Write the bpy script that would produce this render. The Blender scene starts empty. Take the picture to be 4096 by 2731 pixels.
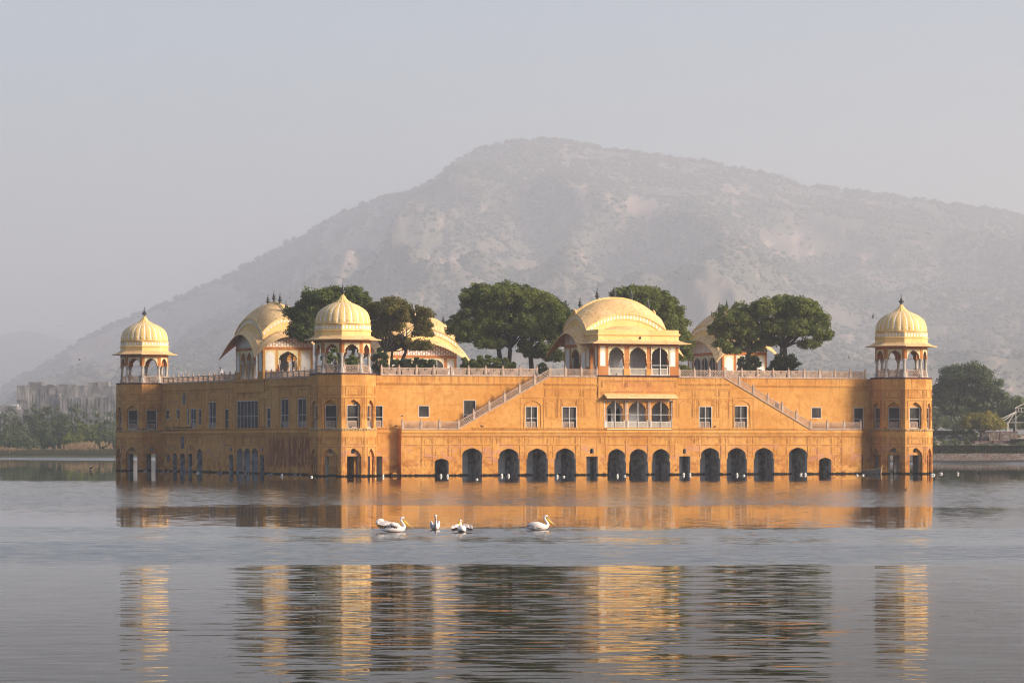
import bpy, math, random
import numpy as np
from mathutils import Vector, Matrix, noise
from mathutils.geometry import tessellate_polygon
R = math.radians
SC = bpy.context.scene
COL = SC.collection
random.seed(7)
RNG = np.random.default_rng(7)

# ------------------------------------------------------------------ camera
F = 14074.0            # focal length in photo pixels (4096 wide)
HY = 1757.0
HAZE = 0.00019
CH = 4.0               # eye height over the lake
cam = bpy.data.cameras.new("camera")
camo = bpy.data.objects.new("camera", cam)
COL.objects.link(camo)
camo.location = (0, 0, CH)
camo.rotation_euler = (R(90), 0, 0)
cam.sensor_width = 36.0
cam.lens = 36.0 * F / 4096.0
cam.shift_y = (HY - 1365.5) / 4096.0
cam.clip_start = 1.0
cam.clip_end = 30000.0
SC.camera = camo

# ------------------------------------------------------------------ sky, sun, exposure
SUN_AZ, SUN_EL = 71.0, 20.0     # degrees: to the right of the direction back to the camera / above the horizon
sdir = Vector((math.sin(R(SUN_AZ)) * math.cos(R(SUN_EL)), -math.cos(R(SUN_AZ)) * math.cos(R(SUN_EL)), math.sin(R(SUN_EL))))
w = bpy.data.worlds.new("World")
SC.world = w
w.use_nodes = True
nt = w.node_tree
nt.nodes.clear()
sky = nt.nodes.new("ShaderNodeTexSky")
sky.sky_type = 'NISHITA'
sky.sun_disc = False
sky.sun_elevation = R(SUN_EL)
sky.sun_rotation = R(180.0 - SUN_AZ)
sky.air_density = 1.0
sky.dust_density = 2.0
sky.ozone_density = 3.0
bg = nt.nodes.new("ShaderNodeBackground")
bg.inputs[1].default_value = 0.120
wo = nt.nodes.new("ShaderNodeOutputWorld")
tint = nt.nodes.new("ShaderNodeMix"); tint.data_type = 'RGBA'; tint.blend_type = 'MULTIPLY'
tint.inputs[0].default_value = 1.0; tint.inputs[7].default_value = (1.0, 0.91, 0.915, 1)     # rosy dust in the morning air
nt.links.new(sky.outputs[0], tint.inputs[6])
nt.links.new(tint.outputs[2], bg.inputs[0])
nt.links.new(bg.outputs[0], wo.inputs[0])

sun = bpy.data.lights.new("sun", 'SUN')
sun.energy = 4.2
sun.angle = R(13.0)
sun.color = (1.0, 0.86, 0.70)
suno = bpy.data.objects.new("sun", sun)
COL.objects.link(suno)
suno.rotation_euler = sdir.to_track_quat('Z', 'Y').to_euler()
suno.location = (300, 100, 200)

SC.view_settings.view_transform = 'Standard'
SC.view_settings.look = 'None'
SC.view_settings.exposure = 0.72
SC.view_settings.gamma = 1.0
SC.render.engine = 'CYCLES'
SC.cycles.use_denoising = True
SC.cycles.max_bounces = 6
SC.cycles.diffuse_bounces = 3
SC.cycles.glossy_bounces = 3
SC.cycles.transparent_max_bounces = 8
SC.cycles.volume_bounces = 2
SC.cycles.filter_width = 1.15
SC.cycles.use_light_tree = False

# ------------------------------------------------------------------ frames
TH = R(23.2)
CU, SU = math.cos(TH), math.sin(TH)
OX, OY = -18.45, 383.6
def at(px, Y):
    "world x of photo column px at distance Y"
    return (px - 2048.0) / F * Y
def zat(py, Y):
    return CH + (HY - py) / F * Y
def fu(px, v=0.0):
    r = (px - 2048.0) / F
    return (-OX + SU * v + r * (OY + CU * v)) / (CU - r * SU)
def fv(px, u=0.0):
    r = (px - 2048.0) / F
    return (-OX - CU * u + r * (OY + SU * u)) / (-(SU + r * CU))
def fz(py, u, v):
    return CH + (HY - py) / F * (OY + SU * u + CU * v)
def W(u, v, z=0.0):
    return Vector((OX + CU * u - SU * v, OY + SU * u + CU * v, z))
VM = 1.38      # main front wall plane (v)
VB = 0.38      # stair block front plane
UL = 1.38      # left wall plane (u)
UR = 68.17
VR = 71.2
ZL = 5.19      # string course
ZT = 11.12     # terrace

# ------------------------------------------------------------------ tags
def tag(o, label=None, cat=None, group=None, kind=None):
    if label: o["label"] = label
    if cat: o["category"] = cat
    if group: o["group"] = group
    if kind: o["kind"] = kind
    return o
def empty(name, loc=(0, 0, 0), rz=0.0, **k):
    o = bpy.data.objects.new(name, None)
    o.empty_display_size = 0.5
    COL.objects.link(o)
    o.location = loc
    o.rotation_euler = (0, 0, rz)
    return tag(o, **k)
KIDS = {}
def setparent(o, p):
    o.parent = p
    KIDS.setdefault(p.name, []).append(o)
def copy_tree(o, parent=None):
    c = o.copy()
    COL.objects.link(c)
    if parent is not None:
        setparent(c, parent)
    for ch in KIDS.get(o.name, []):
        copy_tree(ch, c)
    return c

# ------------------------------------------------------------------ mesh builder
class MB:
    def __init__(s):
        s.v = []; s.f = []; s.m = []; s.mi = 0
    def quad(s, a, b, c, d):
        n = len(s.v); s.v += [tuple(a), tuple(b), tuple(c), tuple(d)]
        s.f.append((n, n + 1, n + 2, n + 3)); s.m.append(s.mi)
    def poly(s, pts):
        n = len(s.v); s.v += [tuple(p) for p in pts]
        s.f.append(tuple(range(n, n + len(pts)))); s.m.append(s.mi)
    def hexa(s, P):
        "P: 8 points, bottom ring 0-3 then top ring 4-7"
        n = len(s.v); s.v += [tuple(p) for p in P]
        for q in ((0, 3, 2, 1), (4, 5, 6, 7), (0, 1, 5, 4), (1, 2, 6, 5), (2, 3, 7, 6), (3, 0, 4, 7)):
            s.f.append(tuple(n + i for i in q)); s.m.append(s.mi)
    def box(s, x0, x1, y0, y1, z0, z1):
        s.hexa([(x0, y0, z0), (x1, y0, z0), (x1, y1, z0), (x0, y1, z0), (x0, y0, z1), (x1, y0, z1), (x1, y1, z1), (x0, y1, z1)])
    def tbox(s, T, a0, a1, z0, z1, d0, d1):
        s.hexa([T(a0, z0, d0), T(a1, z0, d0), T(a1, z0, d1), T(a0, z0, d1), T(a0, z1, d0), T(a1, z1, d0), T(a1, z1, d1), T(a0, z1, d1)])
    def ring(s, pts):
        n = len(s.v); s.v += [tuple(p) for p in pts]; return list(range(n, n + len(pts)))
    def bridge(s, r0, r1, closed=True):
        n = len(r0)
        for i in range(n if closed else n - 1):
            j = (i + 1) % n
            s.f.append((r0[i], r0[j], r1[j], r1[i])); s.m.append(s.mi)
    def cap(s, r, flip=False):
        s.f.append(tuple(r if not flip else reversed(r))); s.m.append(s.mi)
    def lathe(s, prof, n=16, c=(0, 0), rot=0.0, capb=True, capt=True, fn=None):
        rs = []
        for (r, z) in prof:
            rs.append(s.ring([(c[0] + r * math.cos(rot + 2 * math.pi * i / n), c[1] + r * math.sin(rot + 2 * math.pi * i / n), z) for i in range(n)]))
        for a, b in zip(rs, rs[1:]): s.bridge(a, b)
        if capb: s.cap(rs[0], True)
        if capt: s.cap(rs[-1])
    def tube(s, pts, rad, n=6, caps=True):
        pts = [Vector(p) for p in pts]
        rs = []
        for i, p in enumerate(pts):
            t = (pts[min(i + 1, len(pts) - 1)] - pts[max(i - 1, 0)]).normalized()
            a = t.orthogonal().normalized() if i == 0 else (a - t * a.dot(t)).normalized()
            b = t.cross(a)
            r = rad[i] if isinstance(rad, (list, tuple)) else rad
            rs.append(s.ring([p + (a * math.cos(2 * math.pi * k / n) + b * math.sin(2 * math.pi * k / n)) * r for k in range(n)]))
        for q, t2 in zip(rs, rs[1:]): s.bridge(q, t2)
        if caps: s.cap(rs[0], True); s.cap(rs[-1])
    def wall(s, T, outer, holes=(), depth=0.3, reveal_mi=None, d=0.0):
        "flat wall in (s,z) with real openings and reveals of the given depth"
        polys = [[Vector((p[0], p[1], 0)) for p in outer]] + [[Vector((p[0], p[1], 0)) for p in h] for h in holes]
        flat = [p for q in polys for p in q]
        tri = tessellate_polygon(polys)
        n = len(s.v)
        s.v += [tuple(T(p.x, p.y, d)) for p in flat]
        for t in tri:
            s.f.append((n + t[0], n + t[1], n + t[2])); s.m.append(s.mi)
        if depth:
            keep = s.mi
            if reveal_mi is not None: s.mi = reveal_mi
            for h in holes:
                a = s.ring([T(p[0], p[1], d) for p in h]); b = s.ring([T(p[0], p[1], d + depth) for p in h])
                s.bridge(a, b)
            s.mi = keep
    def build(s, name, mats, parent=None, smooth=False, fix=True, **k):
        me = bpy.data.meshes.new(name)
        me.from_pydata(s.v, [], s.f)
        if not isinstance(mats, (list, tuple)): mats = [mats]
        for m in mats: me.materials.append(m)
        me.polygons.foreach_set("material_index", s.m)
        if smooth: me.polygons.foreach_set("use_smooth", [True] * len(s.f))
        me.update()
        o = bpy.data.objects.new(name, me)
        COL.objects.link(o)
        if parent is not None: setparent(o, parent)
        return tag(o, **k)

def np_mesh(name, verts, nper, mats, parent=None, smooth=False, mi=None, **k):
    "verts (N*nper,3) -> N separate n-gons, fast"
    me = bpy.data.meshes.new(name)
    nv = len(verts); nf = nv // nper
    me.vertices.add(nv); me.vertices.foreach_set("co", np.asarray(verts, dtype=np.float32).ravel())
    me.loops.add(nv); me.loops.foreach_set("vertex_index", np.arange(nv, dtype=np.int32))
    me.polygons.add(nf)
    me.polygons.foreach_set("loop_start", np.arange(0, nv, nper, dtype=np.int32))
    me.polygons.foreach_set("loop_total", np.full(nf, nper, dtype=np.int32))
    if not isinstance(mats, (list, tuple)): mats = [mats]
    for m in mats: me.materials.append(m)
    if mi is not None: me.polygons.foreach_set("material_index", np.asarray(mi, dtype=np.int32))
    me.update(calc_edges=True)
    o = bpy.data.objects.new(name, me)
    COL.objects.link(o)
    if parent is not None: setparent(o, parent)
    return tag(o, **k)
def idx_mesh(name, verts, faces, mats, parent=None, smooth=True, **k):
    me = bpy.data.meshes.new(name)
    faces = np.asarray(faces, dtype=np.int32); nper = faces.shape[1]; nf = len(faces)
    me.vertices.add(len(verts)); me.vertices.foreach_set("co", np.asarray(verts, dtype=np.float32).ravel())
    me.loops.add(nf * nper); me.loops.foreach_set("vertex_index", faces.ravel())
    me.polygons.add(nf)
    me.polygons.foreach_set("loop_start", np.arange(0, nf * nper, nper, dtype=np.int32))
    me.polygons.foreach_set("loop_total", np.full(nf, nper, dtype=np.int32))
    me.polygons.foreach_set("use_smooth", np.full(nf, smooth))
    if not isinstance(mats, (list, tuple)): mats = [mats]
    for m in mats: me.materials.append(m)
    me.update(calc_edges=True)
    o = bpy.data.objects.new(name, me)
    COL.objects.link(o)
    if parent is not None: setparent(o, parent)
    return tag(o, **k)

# ------------------------------------------------------------------ materials
class NG:
    def __init__(s, name, rough=0.9, spec=0.2):
        s.mat = bpy.data.materials.new(name); s.mat.use_nodes = True
        s.t = s.mat.node_tree; s.t.nodes.clear()
        s.out = s.n("ShaderNodeOutputMaterial")
        s.b = s.n("ShaderNodeBsdfPrincipled")
        s.b.inputs["Roughness"].default_value = rough
        s.b.inputs["Specular IOR Level"].default_value = spec
        s.t.links.new(s.b.outputs[0], s.out.inputs[0])
    def n(s, typ, **k):
        nd = s.t.nodes.new(typ)
        for a, b in k.items(): setattr(nd, a, b)
        return nd
    def l(s, a, b): s.t.links.new(a, b)
    def val(s, inp, x):
        if hasattr(x, "links") or isinstance(x, bpy.types.NodeSocket): s.l(x, inp)
        else: inp.default_value = x
    def pos(s, local=False):
        if local: return s.n("ShaderNodeTexCoord").outputs["Object"]
        return s.n("ShaderNodeNewGeometry").outputs["Position"]
    def scale(s, v, xyz):
        m = s.n("ShaderNodeMapping"); s.l(v, m.inputs[0]); m.inputs["Scale"].default_value = xyz
        return m.outputs[0]
    def noise(s, v, sc=1.0, det=3.0, rough=0.55, out="Fac", dist=0.0):
        m = s.n("ShaderNodeTexNoise"); s.l(v, m.inputs["Vector"])
        m.inputs["Scale"].default_value = sc; m.inputs["Detail"].default_value = det
        m.inputs["Roughness"].default_value = rough; m.inputs["Distortion"].default_value = dist
        return m.outputs[out]
    def ramp(s, x, a, b, lo=0.0, hi=1.0, smooth=True):
        m = s.n("ShaderNodeMapRange"); m.interpolation_type = 'SMOOTHSTEP' if smooth else 'LINEAR'
        s.val(m.inputs[0], x); m.inputs[1].default_value = a; m.inputs[2].default_value = b
        m.inputs[3].default_value = lo; m.inputs[4].default_value = hi
        return m.outputs[0]
    def math(s, op, a, b=0.0, c=None):
        m = s.n("ShaderNodeMath", operation=op); s.val(m.inputs[0], a); s.val(m.inputs[1], b)
        if c is not None: s.val(m.inputs[2], c)
        return m.outputs[0]
    def mix(s, f, a, b, blend='MIX'):
        m = s.n("ShaderNodeMix", data_type='RGBA', blend_type=blend)
        s.val(m.inputs[0], f)
        for i, x in ((6, a), (7, b)):
            if isinstance(x, bpy.types.NodeSocket): s.l(x, m.inputs[i])
            else: m.inputs[i].default_value = (x[0], x[1], x[2], 1)
        return m.outputs[2]
    def sep(s, v):
        m = s.n("ShaderNodeSeparateXYZ"); s.l(v, m.inputs[0]); return m.outputs
    def comb(s, x, y, z):
        m = s.n("ShaderNodeCombineXYZ")
        for i, q in enumerate((x, y, z)): s.val(m.inputs[i], q)
        return m.outputs[0]
    def base(s, c):
        if isinstance(c, bpy.types.NodeSocket): s.l(c, s.b.inputs["Base Color"])
        else: s.b.inputs["Base Color"].default_value = (c[0], c[1], c[2], 1)
    def bump(s, h, strength=0.3, dist=0.05):
        m = s.n("ShaderNodeBump"); m.inputs["Strength"].default_value = strength; m.inputs["Distance"].default_value = dist
        s.l(h, m.inputs["Height"]); s.l(m.outputs[0], s.b.inputs["Normal"])

def plain(name, c, rough=0.8, var=0.15, sc=2.0, metal=0.0, spec=0.3):
    g = NG(name, rough, spec)
    f = g.noise(g.pos(), sc, 3)
    g.base(g.mix(g.ramp(f, 0.3, 0.7), [x * (1 - var) for x in c], [min(1, x * (1 + var)) for x in c]))
    g.b.inputs["Metallic"].default_value = metal
    return g.mat

def ochre_mat(name, c1, c2, stains=True):
    g = NG(name, 0.92, 0.15)
    p = g.pos(); xyz = g.sep(p); z = xyz[2]
    big = g.noise(p, 0.16, 4, 0.6)
    col = g.mix(g.ramp(big, 0.36, 0.66), c1, c2)
    # fine mottling of the lime wash
    fine = g.noise(p, 1.7, 6, 0.72)
    col = g.mix(g.ramp(fine, 0.42, 0.72, 0, 0.5), col, (c1[0] * 0.66, c1[1] * 0.56, c1[2] * 0.5))
    pt = g.noise(g.scale(p, (0.5, 0.5, 0.8)), 1.0, 5, 0.7, dist=0.7)
    col = g.mix(g.ramp(pt, 0.53, 0.60, 0, 0.5), col, (c1[0] * 0.80, c1[1] * 0.66, c1[2] * 0.55))
    col = g.mix(g.ramp(pt, 0.40, 0.34, 0, 0.4), col, (c2[0] * 1.02, c2[1] * 1.12, c2[2] * 1.5))
    # rain streaks
    st = g.noise(g.scale(p, (2.6, 2.6, 0.16)), 1.0, 5, 0.66)
    col = g.mix(g.ramp(st, 0.52, 0.74, 0, 0.55), col, (c1[0] * 0.55, c1[1] * 0.42, c1[2] * 0.34))
    s2 = g.noise(g.scale(p, (3.6, 3.6, 0.10)), 1.0, 5, 0.7)
    zz2 = g.math('ADD', g.math('MULTIPLY', g.ramp(z, 3.0, 4.4), g.ramp(z, 4.5, 4.4)), g.math('MULTIPLY', g.ramp(z, 9.3, 11.0), g.ramp(z, 11.3, 11.1)))
    col = g.mix(g.math('MULTIPLY', g.ramp(s2, 0.46, 0.66), g.math('MULTIPLY', zz2, 0.6)), col, (c1[0] * 0.42, c1[1] * 0.36, c1[2] * 0.4))
    sp = g.noise(p, 5.5, 4, 0.7)
    col = g.mix(g.ramp(sp, 0.63, 0.72, 0, 0.6), col, (0.16, 0.07, 0.03))
    if stains:
        # damp zone over the water: rusty blotches, dark specks, pale peel
        pb = g.noise(g.scale(p, (1, 1, 1.5)), 0.75, 6, 0.7, dist=0.6)
        zone = g.ramp(z, 3.0, 1.4)
        m1 = g.math('MULTIPLY', g.ramp(pb, 0.47, 0.58), zone)
        col = g.mix(g.math('MULTIPLY', m1, 0.72), col, (0.33, 0.115, 0.03))
        pk = g.noise(g.scale(p, (1, 1, 2.2)), 0.62, 6, 0.72, dist=0.9)
        zk = g.math('MULTIPLY', g.ramp(z, 3.9, 2.7), g.ramp(z, 1.2, 1.9))
        m2 = g.math('MULTIPLY', g.ramp(pk, 0.525, 0.58), zk)
        col = g.mix(g.math('MULTIPLY', m2, 0.75), col, (0.50, 0.235, 0.17))
        ck = g.noise(p, 3.4, 5, 0.75, dist=0.5)
        m3 = g.math('MULTIPLY', g.ramp(ck, 0.57, 0.64), g.ramp(z, 1.7, 0.5))
        col = g.mix(g.math('MULTIPLY', m3, 0.8), col, (0.05, 0.03, 0.02))
        # old red wash showing through on the long shaded wall
        lp = g.n("ShaderNodeVectorMath", operation='DOT_PRODUCT'); g.l(p, lp.inputs[0]); lp.inputs[1].default_value = (-SU, CU, 0)
        off = -(-SU * OX + CU * OY)
        vv = g.math('ADD', lp.outputs["Value"], off)
        lq = g.n("ShaderNodeVectorMath", operation='DOT_PRODUCT'); g.l(p, lq.inputs[0]); lq.inputs[1].default_value = (CU, SU, 0)
        uu = g.math('ADD', lq.outputs["Value"], -(CU * OX + SU * OY))
        zw = g.math('MULTIPLY', g.math('MULTIPLY', g.ramp(vv, 10.5, 14.0), g.ramp(vv, 31.5, 26.0)), g.ramp(uu, 2.6, 2.2))
        zz = g.math('MULTIPLY', g.ramp(z, 5.0, 3.6), g.ramp(z, 0.6, 1.2))
        sn = g.noise(g.scale(p, (1.3, 1.3, 0.42)), 1.0, 6, 0.72, dist=0.6)
        m4 = g.math('MULTIPLY', g.math('MULTIPLY', g.ramp(sn, 0.40, 0.52), zz), zw)
        col = g.mix(g.math('MULTIPLY', m4, 0.85), col, (0.20, 0.055, 0.022))
        # the peeled panel under the central pavilion
        zc = g.math('MULTIPLY', g.math('MULTIPLY', g.ramp(uu, 31.5, 33.0), g.ramp(uu, 40.8, 39.8)), g.math('MULTIPLY', g.ramp(z, 9.0, 9.3), g.ramp(z, 10.9, 10.5)))
        pn = g.noise(g.scale(p, (1, 1, 1.6)), 1.0, 6, 0.7, dist=0.8)
        col = g.mix(g.math('MULTIPLY', g.math('MULTIPLY', g.ramp(pn, 0.42, 0.56), zc), 0.7), col, (0.47, 0.18, 0.07))
        # algae line
        al = g.math('ADD', z, g.math('MULTIPLY', g.noise(p, 2.6, 5, 0.7), -0.50))
        col = g.mix(g.ramp(al, -0.02, -0.13), col, (0.012, 0.011, 0.009))
    g.base(col)
    g.bump(fine, 0.25, 0.03)
    return g.mat

M = {}
M['ochre'] = ochre_mat('ochre_limewash', (0.585, 0.272, 0.064), (0.655, 0.338, 0.096))
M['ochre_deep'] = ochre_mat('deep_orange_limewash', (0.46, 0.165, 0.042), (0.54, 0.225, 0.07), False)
M['cream'] = None
def cream_mat(name, c1, c2, speck=0.6):
    g = NG(name, 0.85, 0.2)
    p = g.pos()
    col = g.mix(g.ramp(g.noise(p, 0.5, 4), 0.35, 0.65), c1, c2)
    s1 = g.noise(p, 3.0, 6, 0.75)
    nz = g.n("ShaderNodeNewGeometry"); up = g.sep(nz.outputs["True Normal"])[2]
    m = g.math('MULTIPLY', g.ramp(s1, 0.50, 0.64), g.ramp(g.math('ABSOLUTE', up), 0.15, 0.8, 0.25, 1.0))
    col = g.mix(g.math('MULTIPLY', m, speck), col, (0.34, 0.20, 0.085))
    s2 = g.noise(p, 0.9, 5, 0.8)
    s3 = g.noise(g.scale(p, (2.4, 2.4, 0.35)), 1.0, 5, 0.75)
    col = g.mix(g.ramp(s3, 0.55, 0.70, 0, 0.45), col, (0.36, 0.23, 0.10))
    col = g.mix(g.ramp(s2, 0.62, 0.74, 0, 0.3), col, (0.25, 0.17, 0.08))
    g.base(col)
    return g.mat
M['cream'] = cream_mat('cream_yellow_plaster', (0.80, 0.52, 0.185), (0.87, 0.60, 0.245), 0.45)
M['eave'] = cream_mat('weathered_cream_eave', (0.76, 0.47, 0.20), (0.84, 0.57, 0.27), 0.75)
M['pale_cream'] = plain('pale_cream_paint', (0.72, 0.60, 0.34), 0.8, 0.06)
M['white'] = plain('white_paint', (0.80, 0.77, 0.72), 0.7, 0.04)
M['frame'] = plain('grey_white_window_metal', (0.62, 0.59, 0.54), 0.5, 0.08)
M['pane'] = plain('dark_window_screen', (0.060, 0.055, 0.052), 0.85, 0.45, 0.7, spec=0.1)
M['groove'] = plain('dark_groove_line', (0.30, 0.12, 0.035), 0.95, 0.3)  # raised strips coloured darker than the wall so they read as grooves
M['maroon'] = plain('maroon_string_course', (0.085, 0.035, 0.035), 0.85, 0.35, 3)
M['ledge'] = plain('weathered_ledge_stone', (0.40, 0.27, 0.13), 0.9, 0.35, 3)
M['stone'] = plain('grey_marble_column', (0.44, 0.385, 0.32), 0.85, 0.18, 2)
M['jali'] = plain('pinkish_sandstone_lattice', (0.46, 0.33, 0.245), 0.85, 0.18, 2)
M['jaliw'] = plain('pale_marble_lattice', (0.66, 0.58, 0.47), 0.8, 0.1, 2)
M['finial'] = plain('dark_brass_finial', (0.06, 0.065, 0.06), 0.35, 0.3, 4, metal=0.6, spec=0.5)
M['wood'] = plain('grey_weathered_boat_wood', (0.20, 0.20, 0.185), 0.8, 0.25, 3)
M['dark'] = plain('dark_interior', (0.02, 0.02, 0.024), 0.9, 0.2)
def plaster():
    g = NG('old_white_plaster', 0.9, 0.15)
    p = g.pos(); z = g.sep(p)[2]
    col = g.mix(g.ramp(g.noise(p, 0.8, 4), 0.3, 0.7), (0.40, 0.40, 0.41), (0.54, 0.54, 0.55))
    m = g.ramp(g.noise(g.scale(p, (1, 1, 0.4)), 2.2, 6, 0.75), 0.54, 0.72)
    col = g.mix(g.math('MULTIPLY', m, 0.75), col, (0.13, 0.12, 0.11))
    col = g.mix(g.ramp(z, 0.22, 0.04), col, (0.015, 0.014, 0.012))
    g.base(col); return g.mat
M['plaster'] = plaster()
M['shade_plaster'] = plain('shaded_vault_plaster', (0.30, 0.30, 0.31), 0.95, 0.45, 1.6)  # mottled plaster toned darker; the shade inside the recesses is in its colour
def foliage(name, c1, c2, c3, sc=0.35, trans=0.28):
    g = NG(name, 0.75, 0.25)
    p = g.pos()
    col = g.mix(g.ramp(g.noise(p, sc, 3), 0.35, 0.65), c1, c2)
    col = g.mix(g.ramp(g.noise(p, 3.1, 2), 0.5, 0.75), col, c3)
    g.base(col)
    tr = g.n("ShaderNodeBsdfTranslucent"); g.l(col, tr.inputs[0])
    mx = g.n("ShaderNodeMixShader"); mx.inputs[0].default_value = trans
    g.l(g.b.outputs[0], mx.inputs[1]); g.l(tr.outputs[0], mx.inputs[2]); g.l(mx.outputs[0], g.out.inputs[0])
    return g.mat
M['leaf_dark'] = foliage('dark_green_leaves', (0.054, 0.082, 0.017), (0.117, 0.151, 0.026), (0.208, 0.228, 0.050))
M['leaf_olive'] = foliage('olive_brown_leaves', (0.119, 0.106, 0.021), (0.203, 0.180, 0.033), (0.309, 0.242, 0.052))
M['leaf_mid'] = foliage('mid_green_leaves', (0.097, 0.130, 0.029), (0.178, 0.211, 0.043), (0.301, 0.305, 0.075))
M['leaf_bush'] = foliage('deep_green_bush_leaves', (0.028, 0.050, 0.018), (0.055, 0.086, 0.025), (0.094, 0.133, 0.043))
M['leaf_yellow'] = foliage('yellow_green_leaves', (0.16, 0.16, 0.03), (0.32, 0.27, 0.04), (0.50, 0.38, 0.06), 0.8)
M['leaf_grey'] = foliage('grey_green_leaves', (0.077, 0.106, 0.050), (0.116, 0.150, 0.066), (0.165, 0.200, 0.088), 0.2)
M['reed'] = foliage('dry_reed_plumes', (0.30, 0.19, 0.09), (0.42, 0.28, 0.15), (0.50, 0.36, 0.22), 0.5)
M['bark'] = plain('dark_bark', (0.045, 0.036, 0.028), 0.95, 0.3, 3)
# ================================================================== THE SETTING
def fbm2(x, y, oct=5, seed=0, gain=0.5):
    "vectorised value noise, about -1..1"
    r = np.random.default_rng(seed); tab = r.random((256, 256)) * 2 - 1
    out = np.zeros_like(x); a = 1.0; tot = 0
    for o in range(oct):
        xi = np.floor(x).astype(int); yi = np.floor(y).astype(int)
        fx = x - xi; fy = y - yi; fx = fx * fx * (3 - 2 * fx); fy = fy * fy * (3 - 2 * fy)
        g = lambda i, j: tab[i & 255, j & 255]
        n = (g(xi, yi) * (1 - fx) + g(xi + 1, yi) * fx) * (1 - fy) + (g(xi, yi + 1) * (1 - fx) + g(xi + 1, yi + 1) * fx) * fy
        out += a * n; tot += a; a *= gain; x = x * 2.03 + 17.3; y = y * 2.03 + 9.1
    return out / tot

# ---- lake
def water_mat():
    g = NG('lake_water', 0.03, 0.5)
    g.base((0.020, 0.017, 0.012))
    p = g.pos(); xyz = g.sep(p); x, y = xyz[0], xyz[1]
    # wobbling edges of the wind patches (they lie on the lake itself)
    wob = g.math('MULTIPLY', g.math('SUBTRACT', g.noise(g.scale(p, (0.012, 0.02, 1)), 1.0, 3), 0.5), 40.0)
    wob2 = g.math('MULTIPLY', g.math('SUBTRACT', g.noise(g.scale(p, (0.10, 0.25, 1)), 1.0, 2), 0.5), 16.0)
    skew = g.math('MULTIPLY', g.math('MULTIPLY', x, 0.85), g.ramp(y, 400.0, 470.0))
    yy = g.math('ADD', g.math('ADD', g.math('ADD', y, wob), wob2), skew)
    cr = g.n("ShaderNodeValToRGB")
    k = 1.0 / 1000.0
    g.l(g.math('MULTIPLY', yy, k), cr.inputs[0])
    e = cr.color_ramp; e.interpolation = 'LINEAR'
    # distance along the lake : ripple strength
    stops = WATER_STOPS
    while len(e.elements) > 1: e.elements.remove(e.elements[-1])
    e.elements[0].position = stops[0][0] * k; e.elements[0].color = (stops[0][1],) * 3 + (1,)
    for a, b in stops[1:]:
        q = e.elements.new(min(1, a * k)); q.color = (b, b, b, 1)
    amp = g.n("ShaderNodeSeparateColor"); g.l(cr.outputs[0], amp.inputs[0]); amp = amp.outputs[0]
    # small wind ripples
    n1 = g.n("ShaderNodeTexNoise"); n1.inputs["Scale"].default_value = 1.0; n1.inputs["Detail"].default_value = 3.0; n1.inputs["Roughness"].default_value = 0.6
    g.l(g.scale(p, (1.1, 2.6, 1)), n1.inputs["Vector"])
    s1 = g.n("ShaderNodeVectorMath", operation='SUBTRACT'); g.l(n1.outputs["Color"], s1.inputs[0]); s1.inputs[1].default_value = (0.5, 0.5, 0.5)
    a1 = g.n("ShaderNodeVectorMath", operation='SCALE'); g.l(s1.outputs[0], a1.inputs[0]); g.l(g.math('MULTIPLY', amp, 1.0), a1.inputs[3])
    # long smooth undulation, always there
    n2 = g.n("ShaderNodeTexNoise"); n2.inputs["Scale"].default_value = 1.0; n2.inputs["Detail"].default_value = 3.0
    g.l(g.scale(p, (0.65, 2.3, 1)), n2.inputs["Vector"])
    s2 = g.n("ShaderNodeVectorMath", operation='SUBTRACT'); g.l(n2.outputs["Color"], s2.inputs[0]); s2.inputs[1].default_value = (0.5, 0.5, 0.5)
    a2 = g.n("ShaderNodeVectorMath", operation='SCALE'); g.l(s2.outputs[0], a2.inputs[0])
    near = g.ramp(y, 190.0, 70.0, 0.014, 0.060)
    g.l(near, a2.inputs[3])
    ad = g.n("ShaderNodeVectorMath", operation='ADD'); g.l(a1.outputs[0], ad.inputs[0]); g.l(a2.outputs[0], ad.inputs[1])
    q = g.sep(ad.outputs[0])
    # the faces of the ripples one sees at this low angle are the ones leaning towards the shore one stands on
    ny = g.math('SUBTRACT', q[1], g.math('ADD', g.math('MULTIPLY', amp, g.ramp(y, 165.0, 200.0, 0.20, 0.07)), g.math('MULTIPLY', g.ramp(y, 58.0, 118.0, -0.0085, 0.0085), g.ramp(y, 165.0, 120.0))))
    v = g.comb(g.math('MULTIPLY', q[0], 0.6), ny, 1.0)
    g.l(g.ramp(y, 60.0, 150.0, 1.035, 1.12), g.b.inputs["IOR"])
    nn = g.n("ShaderNodeVectorMath", operation='NORMALIZE'); g.l(v, nn.inputs[0])
    g.l(nn.outputs[0], g.b.inputs["Normal"])
    g.l(g.math('ADD', g.math('MULTIPLY', amp, 0.20), 0.010), g.b.inputs["Roughness"])
    return g.mat
WATER_STOPS = [(0, .04), (62, .035), (85, .025), (110, .025), (113, .12), (117, .18), (133, .19), (136, .10), (142, .10), (145, .18), (158, .19), (160.5, .05), (206, .07), (212, .36), (240, .34), (280, .22), (330, .12), (346, .05), (352, .004), (602, .004), (622, .60), (1000, .60)]
mb = MB(); mb.quad((-9400, -50, 0), (9400, -50, 0), (9400, 15400, 0), (-9400, 15400, 0))
mb.build('water', water_mat(), kind='structure', label='calm brown-grey lake with patches of wind ripples')

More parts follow.
